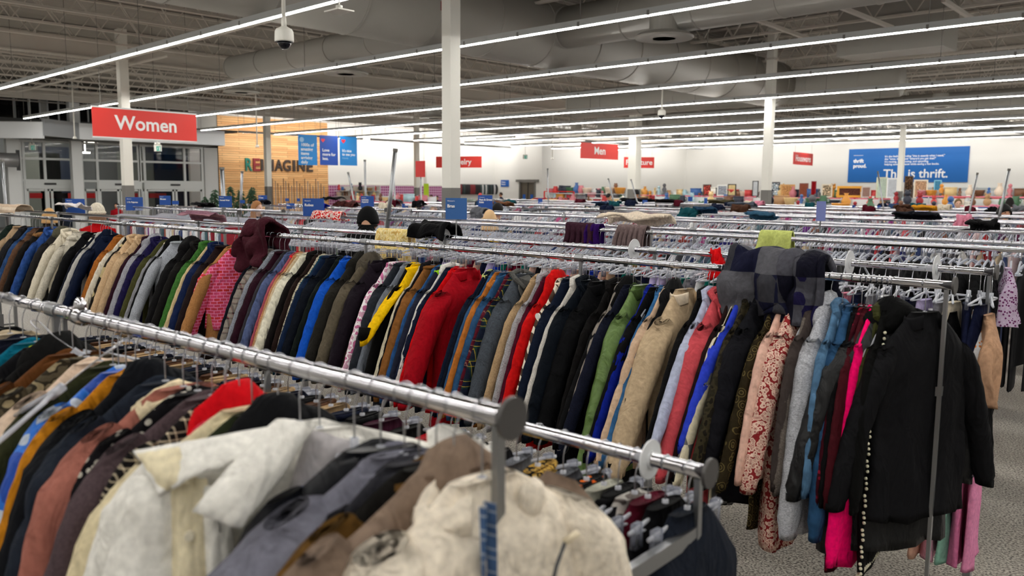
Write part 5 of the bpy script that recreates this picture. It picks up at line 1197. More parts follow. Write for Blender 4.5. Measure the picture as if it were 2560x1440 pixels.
card('blue card reading Pant & Dress Suits right of the tall column', 1195, 1231, 488, 526, rr(1, 1), 'Pant & Dress\nSuits')
card('lilac-backed card on a stem in the right half', 2040, 2063, 503, 552, rr(0, 1), None, flat('card_lilac', (120, 130, 190), .4))
for i, (x0, x1, y0, y1, k, wh) in enumerate(((948, 965, 511, 526, 5, 'left of the blond child'), (1005, 1021, 510, 526, 5, 'right of the man in the black cap'), (1345, 1356, 496, 511, 9, 'left of the red shelf frame'), (1295, 1311, 514, 530, 6, 'right of the dark haired man'), (1512, 1522, 503, 517, 10, 'below the profile man near the men sign'), (1541, 1552, 505, 515, 10, 'right of the profile man'),
                                                (1606, 1618, 500, 520, 9, 'right of the thick column'), (1720, 1731, 492, 503, 13, 'in the far middle right'), (430, 447, 502, 511, 7, 'right of the left column, small'), (600, 612, 500, 508, 9, 'among the fir trees, small'), (713, 722, 496, 503, 11, 'small, in front of the timber wall'), (742, 750, 496, 503, 11, 'smallest, in front of the timber wall'),
                                                (2130, 2138, 513, 526, 9, 'far right near the housewares'), (2193, 2201, 514, 528, 9, 'far right of the banner column'), (1760, 1768, 495, 510, 12, 'in the far right middle'))):
    card(f'small blue category card {wh}', x0, x1, y0, y1, rr(k))
# leaning grey poles standing up from the racks
for i, (x0, y0, x1, y1, k, s, wh) in enumerate(((988, 379, 967, 578, 0, .022, 'thickest, right of the man in the black cap'), (912, 403, 914, 490, 3, .022, 'upright above the intimate apparel card'), (871, 434, 886, 510, 4, .02, 'leaning left beside the blue banners'), (1369, 424, 1371, 530, 4, .018, 'upright left of the men sign'), (1521, 449, 1533, 500, 8, .02, 'below the men sign'), (1578, 451, 1593, 505, 8, .018, 'in front of the thick column'),
                                              (2195, 432, 2211, 535, 4, .014, 'leaning left before the blue banner'), (2443, 437, 2421, 545, 3, .014, 'leaning right past the banner end'), (2522, 427, 2506, 505, 3, .018, 'rightmost'), (555, 424, 558, 490, 6, .03, 'in front of the left end of the timber wall'), (605, 432, 602, 505, 6, .025, 'second along the timber wall'), (984, 436, 988, 510, 7, .015, 'thin, right of the thickest pole'), (1052, 440, 1053, 520, 6, .015, 'carrying a red notice'), (6, 405, 16, 540, 1, .018, 'at the far left edge'))):
    X = -4.0
    yf = fit_row(x1, y1, rr(k))
    for _ in range(12): X = on_y(x1, y1, yf(X)).x
    Y = yf(X); a = on_y(x0, y0, Y); b = on_y(x1, y1, Y); d = (a - b).normalized(); base = b + d * ((1.2 - b.z) / d.z)
    q = MB(); q.tube([base, a], s, 8); o = q.obj('rack_pole', STEEL, smooth=True); tag(o, f'grey pole above the racks, {wh}', 'pole', 'grey poles above the racks')
    q = MB(); q.tube([a, a + d * .03], s * 1.15, 8); q.obj('pole_cap', GREYP, o)
    if i == 12:
        q = MB(); q.box(a.x - .13, a.x + .13, a.y - .02, a.y, a.z - .02, a.z + .28); q.obj('red_notice', flat('red_notice', (200, 40, 36), .5), o)

# ================================================================== ceiling-hung devices
def dome(px, py, D, label, stem=1.6):
    p = at_depth(px, py, D); o = thing('security_camera', label, 'security camera', p, 0, 'dome cameras on poles')
    q = MB(); q.lathe([(.1, .035), (.104, .05), (.1, .14), (.085, .17), (.045, .19), (.03, .2)], 28); q.obj('housing', WHITEP, o, smooth=True)
    q = MB(); q.lathe([(.1, .03), (.1, .04)], 28); q.obj('black_ring', BLACKP, o)
    q = MB(); q.lathe([(.001, -.045), (.03, -.04), (.055, -.02), (.07, .01), (.075, .035)], 24); q.obj('dark_dome', flat('smoked_dome', (12, 14, 22), .05), o, smooth=True)
    q = MB(); q.tube([(0, 0, .19), (0, 0, .3)], [.03, .024], 14); q.tube([(0, 0, .28), (0, 0, DECK - p.z)], .021, 12); q.obj('drop_pole', WHITEP, o, smooth=True)
dome(711, 113, 9.1, 'white dome camera on a white pole at upper left')
dome(1654, 292, 21.5, 'white dome camera hanging right of the middle, above the men sign')
p = at_depth(848, 30, 9.5); o = thing('wireless_access_point', 'flat white access point hanging at the top beside the dome camera', 'access point', p)
q = MB(); q.box(-.14, .14, -.11, .11, -.0, .015); q.obj('plate', WHITEP, o); q = MB(); q.lathe([(.04, .015), (.04, .07), (.01, .08)], 16); q.obj('mount', WHITEP, o, smooth=True); q = MB(); q.tube([(0, 0, .07), (0, 0, DECK - p.z)], .008, 6); q.obj('hanging_rod', WHITEP, o)
for px, y0, y1, D, lb in ((643, 315, 366, 30, 'in front of the timber wall'), (187, 300, 345, 30, 'left of the women sign'), (1381, 365, 397, 40, 'left of the men sign')):
    p = at_depth(px, y1, D); q = MB(); q.tube([(0, 0, .06), (0, 0, DECK - p.z)], .022, 8); r_ = q.obj('pendant_sensor', WHITEP, smooth=True, loc=p); tag(r_, f'thin white drop pole with a small sensor {lb}', 'sensor', 'pendant sensors')
    q = MB(); q.lathe([(.06, -.03), (.07, 0), (.04, .06)], 12); q.obj('sensor_head', WHITEP, r_)
GRN = flat('exit_green', (0, 130, 110), .5, emit=.6)
for px, py, D, w_, lb in ((80, 368, 33, 16, 'leftmost, over the entrance at far left'), (394, 370, 32, 18, 'right of the left column'), (1313, 392, 50, 12, 'above the fitting room door')):
    p = at_depth(px, py, D); s = w_ / FPX * D / 2
    o = thing('exit_sign', f'white and green running-man exit sign, {lb}', 'exit sign', p, YAW, 'exit signs')
    q = MB(); q.box(-s, s, 0, .06, -s * .9, s * .9); q.obj('sign_box', WHITEP, o)
    q = MB(); q.box(-s * .3, s * .85, -.004, 0, -s * .8, s * .5); g = q.obj('green_field', GRN, o)
    q = MB(); q.box(s * .45, s * .7, -.008, -.004, -s * .7, s * .3); q.ball((s * .1, -.006, s * .25), s * .1, n=8, m=5); q.bar((s * .1, -.006, s * .1), (-.0 * s, -.006, -s * .3), s * .16, .004); q.bar((0, -.006, -s * .25), (s * .25, -.006, -s * .7), s * .1, .004); q.bar((0, -.006, -s * .25), (-s * .2, -.006, -s * .6), s * .1, .004); q.obj('running_figure', INKWHITE, g)
    q = MB(); q.tube([(0, .03, s * .9), (0, .03, DECK - p.z)], .012, 6); q.obj('hanging_rod', WHITEP, o)
    if D < 40:
        q = MB()
        for t in (-1, 1): q.ball((t * s * .5, 0, s * 1.15), s * .35, n=10, m=6)
        q.obj('emergency_lamp', WHITEP, o, smooth=True)
p = on_y(1262, 456, JY - .05); board('wall_sign', 'blue sign on the wall left of the fitting room door', 'sign', on_y(1252, 450, JY - .05), on_y(1272, 450, JY - .05), .45, SIGNBLUE, [('Fitting\nRoom', .15, .1, .5, .003, 'LEFT')])

# ================================================================== people
SKINS = [flat('skin_light', (214, 170, 146), .5), flat('skin_medium', (178, 128, 100), .5), flat('skin_tan', (196, 150, 122), .5)]
def person(label, px, py, yf, hgt, face, skin, hairc, jacket, hair='short', hat=None, fine=True, nd=0.0):
    """py is the row of the top of the head; face is the heading in the picture: 0 = back to us, 180 = facing us"""
    X = on_y(px, py, yf).x; Y = yf
    top = on_y(px, py, Y).z; k = hgt / 1.75
    hz = YAW + math.radians(face)
    o = thing('person', label, 'person', (X, Y, 0), hz)
    H = hgt; B = MB(); s = H / 1.75
    # torso, neck, limbs as overlapping tapered tubes fused by a voxel remesh into one skin
    B.tube([(0, 0, .86 * s), (0, 0, 1.0 * s), (0, .0, 1.2 * s), (0, 0, 1.36 * s), (0, 0, 1.44 * s)], [.15 * s, .14 * s, .16 * s, .15 * s, .07 * s], 16)
    B.ball((0, 0, 1.39 * s), .2 * s, .1 * s, .075 * s, 16, 10)
    B.tube([(0, .0, 1.40 * s), (0, .015 * s, 1.53 * s)], .055 * s, 14)
    hc = Vector((0, (.02 + nd * .7) * s, (1.635 - nd) * s)); B.ball(hc, .075 * s, .092 * s, .112 * s, 20, 16)
    B.ball(hc + Vector((0, .03, -.06)) * s, .052 * s, .058 * s, .055 * s, 14, 10)     # jaw
    B.ball(hc + Vector((0, .095, -.018)) * s, .013 * s, .02 * s, .024 * s, 8, 6)       # nose
    B.ball(hc + Vector((0, .082, -.062)) * s, .024 * s, .012 * s, .009 * s, 8, 6)      # lips
    for t in (-1, 1):
        B.ball(hc + Vector((t * .077, -.004, -.012)) * s, .012 * s, .02 * s, .032 * s, 8, 6)
        B.tube([(t * .17 * s, 0, 1.40 * s), (t * .21 * s, .01, 1.12 * s), (t * .21 * s, .12 * s, .94 * s), (t * .2 * s, .2 * s, .9 * s)], [.055 * s, .046 * s, .034 * s, .026 * s], 12)
        B.ball((t * .2 * s, .235 * s, .9 * s), .036 * s, .045 * s, .018 * s, 10, 8)
        for f_ in range(4): B.tube([((t * .2 + (f_ - 1.5) * .018) * s, .26 * s, .9 * s), ((t * .2 + (f_ - 1.5) * .02) * s, (.31 - .012 * abs(f_ - 1.5)) * s, .885 * s), ((t * .2 + (f_ - 1.5) * .02) * s, (.325 - .012 * abs(f_ - 1.5)) * s, .865 * s)], .0088 * s, 6)
        B.tube([((t * .2 - t * .03) * s, .22 * s, .9 * s), ((t * .2 - t * .06) * s, .26 * s, .89 * s)], .01 * s, 6)
        B.tube([(t * .085 * s, 0, .9 * s), (t * .09 * s, .01 * s, .5 * s), (t * .09 * s, 0, .08 * s)], [.09 * s, .062 * s, .042 * s], 12)
        B.ball((t * .09 * s, .06 * s, .045 * s), .045 * s, .12 * s, .045 * s, 10, 8)
    b = B.obj('body', skin, o, smooth=True)
    rm = b.modifiers.new('fuse', 'REMESH'); rm.mode = 'VOXEL'; rm.voxel_size = (.011 if fine else .02) * s; rm.use_smooth_shade = True
    J = MB(); J.tube([(0, 0, .8 * s), (0, 0, 1.0 * s), (0, 0, 1.22 * s), (0, 0, 1.37 * s), (0, 0, 1.45 * s), (0, nd * .4 * s, 1.505 * s)], [.2 * s, .185 * s, .2 * s, .185 * s, .095 * s, .07 * s], 18)
    J.ball((0, -.005, 1.385 * s), .235 * s, .125 * s, .085 * s, 18, 12)
    for t in (-1, 1): J.tube([(t * .185 * s, 0, 1.41 * s), (t * .225 * s, .01, 1.12 * s), (t * .215 * s, .12 * s, .94 * s), (t * .2 * s, .19 * s, .905 * s)], [.075 * s, .064 * s, .052 * s, .045 * s], 12)
    j = J.obj('jacket', jacket, o, smooth=True); rm = j.modifiers.new('fuse', 'REMESH'); rm.mode = 'VOXEL'; rm.voxel_size = .016 * s; rm.use_smooth_shade = True
    T = MB()
    for t in (-1, 1): T.tube([(t * .08 * s, 0, .93 * s), (t * .092 * s, .01 * s, .5 * s), (t * .09 * s, 0, .06 * s)], [.11 * s, .08 * s, .065 * s], 14)
    T.obj('trousers', fabric((34, 36, 46), 'denim'), o, smooth=True)
    hm = flat('hair_' + str(hairc), hairc, .6, bump=.5, scale=300, spec=.15)
    Hh = MB(); n_, m_ = 22, 14
    def cap(u, v):
        a = u * 2 * PI; e = v * (1.75 if hair != 'long' else 1.7)
        frontal = max(0, math.sin(a)); e = min(e, (1.75 - .95 * frontal ** .8 if hat != 'bangs' else 1.75 - .5 * frontal))
        r = 1.12 + .04 * noise.noise(Vector((a * 2, e * 3, px)))
        return hc + Vector((math.cos(a) * math.sin(e) * .075 * r, math.sin(a) * math.sin(e) * .09 * r - .006, math.cos(e) * .112 * r)) * s
    Hh.grid(cap, n_, m_, True)
    if hair in ('long', 'bob'):
        Ln = .28 if hair == 'long' else .15
        def fall(u, v):
            a = PI * (1 - .12) + u * PI * 1.24; r = 1.18 + .22 * v
            return hc + Vector((math.cos(a) * .08 * r, math.sin(a) * .085 * r, -.0 - Ln * v + .03)) * s + Vector((.004 * math.sin(u * 40), .004 * math.sin(u * 30), 0))
        Hh.grid(fall, 26, 10)
    if hair == 'bun': Hh.ball(hc + Vector((0, -.09, .05)) * s, .045 * s, n=12, m=8, wob=.2)
    hh_ = Hh.obj('hair', hm, o, smooth=True); md = hh_.modifiers.new('thick', 'SOLIDIFY'); md.thickness = .012 * s
    for t in (-1, 1):
        q = MB(); q.ball(hc + Vector((t * .03, .082, .008)) * s, .011 * s, .008 * s, .008 * s, 8, 6); q.obj('eye', flat('eye_dark', (24, 20, 20), .2), o, smooth=True)
    if hat == 'cap':
        C = MB(); C.grid(lambda u, v: hc + Vector((math.cos(u * 2 * PI) * math.sin(v * 1.62) * .103, math.sin(u * 2 * PI) * math.sin(v * 1.62) * .119, .008 + math.cos(v * 1.62) * .145)) * s, 24, 12, True)
        C.grid(lambda u, v: hc + Vector(((u - .5) * .16, .1 + .075 * v * math.sin(PI * (u * .8 + .1)), .012 - .012 * v)) * s, 12, 5)
        c_ = C.obj('cap', flat('black_cap', (10, 10, 12), .8, spec=.1), o, smooth=True); md = c_.modifiers.new('thick', 'SOLIDIFY'); md.thickness = .006
        C = MB(); C.grid(lambda u, v: hc + Vector(((u - .5) * .075, -.128 - .006 * math.sin(PI * u), .0 + .035 * v * math.sin(PI * (.1 + .8 * u)))) * s, 8, 4); C.obj('cap_opening', skin, c_)
    if hat == 'toque':
        C = MB(); C.grid(lambda u, v: hc + Vector((math.cos(u * 2 * PI) * math.sin(.06 + v * 1.6) * .11, math.sin(u * 2 * PI) * math.sin(.06 + v * 1.6) * .118, .02 + math.cos(v * 1.6) * .15)) * s, 26, 12, True)
        C.tube([hc + Vector((math.cos(a) * .1, math.sin(a) * .11, .02)) * s for a in [2 * PI * i / 24 for i in range(25)]], .026 * s, 8)
        C.obj('knitted_hat', fabric((224, 216, 200), 'fleece'), o, smooth=True)
    # sink or raise the figure so the head top meets the sight line (bends the knees rather than float)
    d = top - 1.755 * s * 1.0
    if abs(d) > .01: o.scale = (1, 1, top / ((1.75 - nd + (.04 if hat else .01)) * s))
    return o
J_ = lambda rgb: fabric(rgb, 'plain')
def ptop(px, py, h): return on_z(px, py, h).y
person('person in a black baseball cap and black jacket seen from behind', 915, 516, 4.75, 1.75, 0, SKINS[2], (28, 22, 20), J_((14, 14, 16)), 'short', 'cap', nd=.11)
person('person in a cream knitted hat and red coat seen from behind at left', 241, 509, 4.6, 1.68, 10, SKINS[0], (120, 90, 70), J_((176, 14, 22)), 'bob', 'toque')
person('person with blond-brown hair bending over the racks at far left', 122, 521, 4.4, 1.62, 20, SKINS[0], (190, 150, 100), J_((60, 50, 46)), 'bob')
person('person with dark hair and a red top facing us near the entrance', 292, 508, 12.1, 1.6, 175, SKINS[1], (26, 20, 20), J_((150, 20, 34)), 'bun')
person('person with long light brown hair in profile, dark jacket, in front of the timber wall', 640, 503, 7.15, 1.63, -105, SKINS[0], (150, 104, 66), J_((26, 30, 46)), 'long')
person('person with short fair hair facing us left of the bras sign', 1084, 515, 11.95, 1.55, 180, SKINS[0], (190, 150, 110), J_((40, 40, 50)), 'short')
person('person with short black hair and brown fur collar right of the suits sign', 1243, 508, 9.55, 1.7, -40, SKINS[1], (22, 18, 18), J_((96, 66, 46)), 'short')
person('person with straight blond hair seen from behind below the suits sign', 1224, 526, 7.15, 1.55, 0, SKINS[0], (206, 172, 130), J_((190, 160, 130)), 'bob')
person('person with dark curly hair, leftmost of two standing by the purple wall panels', 1078, 487, 31.0, 1.72, 180, SKINS[1], (24, 20, 20), J_((186, 176, 150)), 'short', fine=False)
person('person in navy with dark hair, right one of two by the purple wall panels', 1093, 490, 30.0, 1.68, 180, SKINS[1], (24, 20, 20), J_((40, 46, 80)), 'short', fine=False)
person('person in a navy top near the fitting room door', 1253, 481, 33.5, 1.8, 90, SKINS[1], (60, 44, 40), J_((28, 36, 66)), 'short', fine=False)
person('person with dark hair in profile wearing blue, below the men sign', 1521, 484, 26.5, 1.78, -90, SKINS[1], (26, 22, 22), J_((36, 60, 110)), 'short', fine=False)
person('person in black seen from behind in front of the thick column', 1592, 474, 24.0, 1.9, 0, SKINS[1], (18, 16, 18), J_((44, 44, 48)), 'short', fine=False)
person('person with a dark ponytail right of the thick column', 1692, 489, 30, 1.75, 60, SKINS[1], (24, 20, 22), J_((30, 30, 34)), 'bun', fine=False)
person('person with black fringe and long black hair facing us at the right edge', 2511, 506, 14.3, 1.72, 178, SKINS[1], (16, 14, 16), J_((210, 212, 214)), 'long', 'bangs')
person('person with light brown hair and dark top in the far right background', 2396, 497, 24, 1.7, 160, SKINS[0], (120, 96, 64), J_((26, 30, 44)), 'short', fine=False)
person('person mostly hidden behind the racks right of the housewares column', 2526, 494, 26, 1.7, 0, SKINS[1], (30, 24, 24), J_((60, 20, 30)), 'bob', fine=False)

# ================================================================== fir trees by the timber wall
FIR = flat('fir_green', (28, 62, 36), .8); BARK = flat('bark', (70, 50, 34), .9)
for i, (px, py, D, h) in enumerate(((536, 476, 30, 1.9), (512, 492, 30, 1.5), (576, 468, 29.5, 1.95), (601, 475, 30, 1.9), (629, 468, 29.5, 2.0))):
    p = at_depth(px, py, D); h = p.z
    o = thing('fir_tree', 'small dark green artificial fir, ' + ['right of the entrance pier', 'leftmost, half hidden by the entrance pier', 'middle of five, behind the formal wear card', 'fourth from the left', 'rightmost and fullest'][i], 'fir tree', (p.x, p.y, 0), 0, 'small fir trees')
    q = MB(); q.tube([(0, 0, 0), (0, 0, h)], [.04, .008], 8); q.obj('trunk', BARK, o)
    q = MB(); rg = random.Random(i)
    for k in range(520):
        t = rg.random() ** .7; z = h - t * (h - .25); R0 = .04 + .52 * t * (.75 + .25 * math.sin(t * 40)); a = rg.uniform(0, 2 * PI); r0 = R0 * rg.uniform(.35, 1)
        c, s = math.cos(a), math.sin(a); P = Vector((c * r0, s * r0, z)); d = Vector((c, s, -.35)).normalized() * .13; sd = Vector((-s, c, 0)) * .035
        q.add([P - sd, P + sd, P + d, P + Vector((0, 0, .05))], [(0, 1, 2), (0, 2, 3), (1, 3, 2)])
    q.obj('needles', FIR, o)

for i in range(21):
    p = at_depth(676 + 6.7 * i, 508, 40.0); q = MB(); q.tube([(p.x, p.y, 0), (p.x + .02 * (i % 3 - 1), p.y, 2.15 + .12 * ((i * 7) % 4 - 1))], .018, 6)
    tag(q.obj('upright_rod', [STEEL, flat('rod_brown', (96, 70, 60), .6)][i % 2], smooth=True), ['grey', 'brown'][i % 2] + ' thin upright rod in the row before the right half of the timber wall', 'rod', ['grey', 'brown'][i % 2] + ' rods before the timber wall')
# ================================================================== far walls: panels, shelves and goods
MAG = flat('magenta_grid', (150, 60, 110), .6)
def grid_mat():
    mt, nt, b = newmat('purple_grid_panel'); tc = N(nt, 'ShaderNodeTexCoord'); sp = N(nt, 'ShaderNodeSeparateXYZ'); cb = N(nt, 'ShaderNodeCombineXYZ'); lk = nt.links.new
    lk(tc.outputs['Object'], sp.inputs[0]); lk(sp.outputs[1], cb.inputs[0]); lk(sp.outputs[2], cb.inputs[1])
    br = N(nt, 'ShaderNodeTexBrick', Scale=1.0); br.offset = 0; br.inputs['Color1'].default_value = L3((136, 52, 104)); br.inputs['Color2'].default_value = L3((150, 62, 118)); br.inputs['Mortar'].default_value = L3((206, 170, 196))
    br.inputs['Brick Width'].default_value = .16; br.inputs['Row Height'].default_value = .16; br.inputs['Mortar Size'].default_value = .02; lk(cb.outputs[0], br.inputs['Vector']); lk(br.outputs['Color'], b.inputs['Base Color']); return mt
q = MB(); y0, y1 = on_x(820, 470, WX).y, on_x(1108, 470, WX).y; zt_ = on_x(960, 464, WX).z
q.box(WX + .001, WX + .05, y0, y1, .2, zt_); tag(q.obj('wall_panelling', grid_mat()), 'purple gridded display panelling along the wall right of the timber wall', 'wall panelling')
q = MB(); q.box(WX, WX + .07, y0, JY, zt_, zt_ + .08); tag(q.obj('wall_rail', WHITEP), 'white rail running along the wall over the purple panels', 'rail')
SHELFM = flat('shelf_white', (206, 210, 214), .5)
goods_cols = [(196, 60, 60), (226, 196, 140), (120, 80, 56), (240, 236, 226), (60, 100, 160), (70, 110, 80), (220, 150, 60), (150, 30, 40), (90, 90, 96), (230, 210, 190), (200, 120, 130), (40, 44, 60), (180, 140, 100), (170, 200, 210)]
cn_of = {0: 'red', 1: 'straw', 2: 'brown', 3: 'white', 4: 'blue', 5: 'green', 6: 'orange', 7: 'dark red', 8: 'grey', 9: 'cream', 10: 'pink', 11: 'navy', 12: 'tan', 13: 'pale blue'}
def vase_mesh(): q = MB(); q.lathe([(.05, 0), (.09, .05), (.1, .12), (.05, .2), (.035, .25), (.055, .28)], 12); return q
def figurine(): q = MB(); q.lathe([(.06, 0), (.07, .02), (.03, .06), (.06, .14), (.03, .2)], 10); q.ball((0, 0, .24), .045, n=8, m=6); return q
def basket(): q = MB(); q.lathe([(.1, 0), (.14, .14), (.15, .16), (.13, .15), (.09, .02)], 12); return q
def box_(): q = MB(); q.box(-.12, .12, -.06, .06, 0, .2); q.box(-.125, .125, -.065, .065, .17, .2); return q
def jug(): q = MB(); q.lathe([(.06, 0), (.08, .08), (.06, .17), (.065, .2)], 12); q.tube([(.06, 0, .16), (.12, 0, .13), (.11, 0, .07), (.07, 0, .05)], .01, 6); return q
def plush(): q = MB(); q.ball((0, 0, .1), .09, .08, .1, 10, 8); q.ball((0, 0, .24), .065, n=10, m=8); q.ball((.05, 0, .3), .025, n=6, m=5); q.ball((-.05, 0, .3), .025, n=6, m=5); return q
GM = {nm: f().mesh(nm, None) for nm, f in (('vase', vase_mesh), ('figurine', figurine), ('basket', basket), ('storage_box', box_), ('jug', jug), ('plush_toy', plush))}
_gm = {}
def good(nm, ci, loc, sc_, label, group):
    key = (nm, ci)
    if key not in _gm: me = GM[nm].copy(); me.materials.append(flat('goods_' + cn_of[ci].replace(' ', '_'), goods_cols[ci], .5)); _gm[key] = me
    o = link(nm, _gm[key], None, loc, (0, 0, R_.uniform(-.5, .5))); o.scale = (sc_,) * 3; return tag(o, label, nm.split('_')[-1], group)
def shelving(label, a, b, levels, where, per=.42, hgts=1.0, lip=None):
    """a, b: ends of a gondola in plan"""
    a = Vector((a[0], a[1], 0)); b = Vector((b[0], b[1], 0)); L = (b - a).length; rz = math.atan2(b.y - a.y, b.x - a.x)
    o = thing('shelf_unit', label, 'shelf', a, rz, 'goods shelves'); d = (b - a) / L; top = max(levels)
    q = MB(); q.box(0, L, .0, .03, 0, top + .25); q.obj('back_panel', flat('pegboard', (218, 222, 222), .6), o)
    for z in levels: q = MB(); q.box(0, L, -.4, 0, z - .03, z); s_ = q.obj('shelf_board', SHELFM, o); 
    if lip:
        for z in levels: q = MB(); q.box(0, L, -.41, -.4, z - .05, z + .01); q.obj('price_strip', lip, o)
    n = max(2, int(L / 1.2) + 1)
    q = MB()
    for i in range(n): x = L * i / (n - 1); q.bar((x, -.02, 0), (x, -.02, top + .3), .03)
    q.obj('uprights', SHELFM, o)
    nrm = Vector((d.y, -d.x, 0))
    for li, z in enumerate(levels):
        m_ = int(L / per)
        for i in range(m_):
            if R_.random() < .12: continue
            nm = R_.choice(list(GM)); ci = R_.randrange(14); s = R_.uniform(.9, 1.5) * hgts; P = a + d * ((i + .5) * L / m_) + nrm * R_.uniform(.12, .28)
            good(nm, ci, (P.x, P.y, z), s, f'{cn_of[ci]} {nm.replace("_", " ")} on a {["lower", "middle", "upper"][min(2, li)] if len(levels) > 1 else "top"} shelf {where}', f'{cn_of[ci]} {nm.replace("_", " ")}s {where}')
LIP = flat('pink_price_strip', (226, 120, 140), .5)
# row of housewares shelves in front of the far wall
def P_at(px, Y): p = on_y(px, 470, Y); return (p.x, Y)
shelving('long white shelf of ornaments under the furniture and housewares signs', P_at(1600, 43), P_at(1900, 43), [.8, 1.25, 1.65], 'right of the thick column', .34, 1.7, LIP)
shelving('long white shelf of framed pictures and ornaments under the blue banner', P_at(1935, 44), P_at(2370, 44), [.8, 1.2, 1.62], 'under the blue banner', .36, 1.6, LIP)
shelving('white shelf of glassware and toys at the far right', P_at(2300, 40), P_at(2620, 40), [1.1, 1.45, 1.8], 'at the far right', .36, 1.4, LIP)
shelving('white shelf of bags and shoes left of the men sign', P_at(1375, 36), P_at(1565, 36), [1.35, 1.75], 'below the men sign', .36, 1.5, None)
shelving('white wall shelf with small goods beside the purple panels', P_at(850, 28.0), P_at(950, 28.0), [1.5, 1.8], 'beside the purple panels', .42, 1.0, None)
for j, (Y_, a0, b0, lv, nm) in enumerate(((24.5, 1990, 2640, [.9, 1.35], 'nearest low shelf row at right'), (30.0, 1640, 2200, [1.0, 1.45], 'middle low shelf row'), (33.0, 2230, 2640, [1.0, 1.5], 'low shelf row behind the right racks'), (22.5, 1180, 1420, [.9, 1.3], 'low shelf row below the fitting room door'), (27.0, 1430, 1620, [1.0, 1.4], 'low shelf row below the men sign'), (24.0, 880, 1090, [.9, 1.35], 'low shelf row below the purple panels'))):
    shelving(f'white gondola shelf, {nm}', P_at(a0, Y_), P_at(b0, Y_), lv, 'of the ' + nm.replace('low ', '').replace(' right racks', ' racks'), .42, 1.25, LIP)
# wall shelving behind (empty pegboard bays)
q = MB(); a_ = P_at(2285, FY - .2); q.box(a_[0], RX - 2, FY - .3, FY - .05, .1, 2.25)
for i in range(16): x = a_[0] + i * 1.25; q.box(x, x + .03, FY - .34, FY - .3, .1, 2.3)
tag(q.obj('wall_shelving', flat('pegboard_wall', (196, 202, 204), .6)), 'long pale pegboard wall shelving under the far wall at right', 'wall shelving')
# framed pictures standing on the shelves
art = [(1768, 461, 22, 24, (60, 50, 44), (190, 90, 80)), (1806, 462, 26, 24, (230, 230, 226), (170, 176, 186)), (1830, 460, 22, 24, (40, 36, 34), (214, 196, 150)), (1889, 452, 15, 23, (30, 30, 30), (200, 204, 208)), (1935, 455, 30, 24, (60, 60, 66), (206, 220, 230)), (1970, 461, 34, 22, (200, 150, 90), (214, 160, 110)), (2010, 458, 22, 26, (120, 60, 50), (150, 90, 70)),
       (2035, 453, 12, 28, (130, 16, 26), (150, 20, 30)), (2068, 460, 26, 22, (220, 210, 190), (196, 176, 150)), (2125, 465, 60, 20, (226, 160, 40), (110, 70, 60)), (2206, 443, 26, 44, (206, 206, 176), (200, 214, 200)), (2232, 445, 26, 50, (236, 236, 236), (210, 214, 220)), (2273, 440, 20, 44, (70, 52, 40), (104, 80, 62)), (2303, 449, 32, 34, (232, 220, 200), (214, 170, 140)), (2345, 450, 17, 26, (130, 196, 220), (90, 150, 180)), (2166, 466, 22, 16, (206, 196, 190), (170, 140, 130))]
for i, (px, py, w_, h_, fc, ic) in enumerate(art):
    Y = 42.6 if px < 1915 else 43.6; p = on_y(px, py, Y); dist = Vector((p.x, p.y, 0)).dot(_f0); W_ = w_ / FPX * dist; H_ = h_ / FPX * dist
    base = 1.65; top = p.z; 
    desc = ['dark framed red print', 'wide white framed print', 'dark framed picture with yellow blot', 'narrow black framed black-and-white print', 'grey framed pale print beside the column', 'tan landscape picture', 'brown framed picture', 'tall dark red book-like panel', 'cream framed picture', 'wide gold-edged picture', 'tall pale green framed panel', 'tall white panel beside the banner column', 'tall dark brown patterned panel', 'square beige flowered canvas', 'small sky blue patterned canvas', 'small taupe framed print'][i]
    o = thing('framed_picture', f'{desc} standing on the housewares shelf', 'picture', (p.x, Y, base), YAW * .35 if i % 2 else YAW * .2, 'pictures on the housewares shelf')
    hh = max(.25, top - base)
    q = MB(); q.box(-W_ / 2, W_ / 2, 0, .03, 0, hh); q.obj('frame', flat('frame_' + str(i), fc, .5), o)
    q = MB(); m_ = .08 * W_ + .02; q.box(-W_ / 2 + m_, W_ / 2 - m_, -.006, 0, m_, hh - m_); q.obj('print', fabric(ic, ['camo', 'leopard', 'spots', 'dots'][i % 4], tuple(min(255, int(c * .6)) for c in ic), tuple(min(255, int(c * 1.25)) for c in ic)), o)
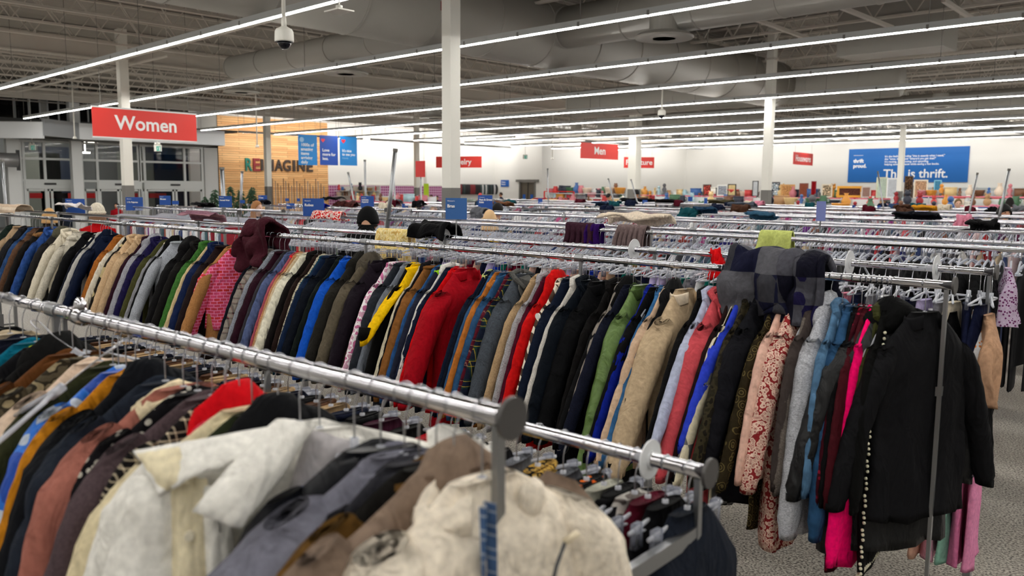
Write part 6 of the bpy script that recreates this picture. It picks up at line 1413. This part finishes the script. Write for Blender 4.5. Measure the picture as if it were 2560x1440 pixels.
# red-framed stand left of the men sign
pa, pb = P_at(1361, 31.0), P_at(1435, 31.0); o = thing('display_stand', 'red tubular display stand with shoes below the men sign', 'display stand', (pa[0], 31.0, 0)); L = pb[0] - pa[0]
REDF = flat('red_frame', (196, 30, 26), .4)
for x in (0, L): q = MB(); q.bar((x, 0, 0), (x, 0, 1.86), .05); q.obj('post', REDF, o)
for z in (1.5, 1.86): q = MB(); q.bar((0, 0, z), (L, 0, z), .04); q.obj('crossbar', REDF, o)
for z in (1.1, 1.45): q = MB(); q.box(0, L, -.2, .2, z - .02, z); q.obj('shelf', SHELFM, o)
for i in range(9):
    q = MB(); q.ball((0, .06, .04), .05, .12, .04, 8, 6); q.ball((0, -.03, .07), .045, .06, .05, 8, 6); x = pa[0] + L * (i + .5) / 9; c = [(150, 20, 30), (30, 26, 28), (120, 80, 50)][i % 3]
    tag(q.obj('shoe', flat('shoe_' + str(i % 3), c, .4), smooth=True, loc=(x, 31.0, 1.45)), f'{["dark red", "black", "brown"][i % 3]} shoe on the red-framed display stand', 'shoe', f'{["dark red", "black", "brown"][i % 3]} shoes on the red stand')
# clothes along the wall right of the tall column
for i in range(22):
    px = 1152 + i * 4.2; p = on_x(px, 474, WX + .5)
    q = MB(); q.ball((0, 0, -.3), .05, .2, .35, 8, 6); c = R_.choice([(20, 20, 22), (26, 26, 30), (190, 190, 190), (120, 30, 36), (40, 60, 60)])
    tag(q.obj('bag', flat('bag_' + str(c), c, .6), smooth=True, loc=(p.x, p.y, 2.2)), 'small bag hanging on the wall rail right of the tall column', 'bag', 'bags on the wall rail')
q = MB(); q.bar((WX + .5, on_x(1150, 470, WX).y, 2.24), (WX + .5, JY - .3, 2.24), .03); q.bar((WX, on_x(1150, 470, WX).y, 2.24), (WX + .5, on_x(1150, 470, WX).y, 2.24), .03); q.bar((WX, JY - .3, 2.24), (WX + .5, JY - .3, 2.24), .03); tag(q.obj('wall_rail', STEEL), 'metal hanging rail on the wall right of the tall column', 'rail')
# tall price tag panel
q = MB(); p = at_depth(1065, 480, 42); q.box(p.x - .18, p.x + .18, p.y, p.y + .03, 0, 2.2); tag(q.obj('notice_panel', flat('lime_panel', (170, 200, 40), .5)), 'lime green notice panel beside the thin white pipe', 'panel')
for k, (px, D) in enumerate(((1212, 9.6),)):
    pass
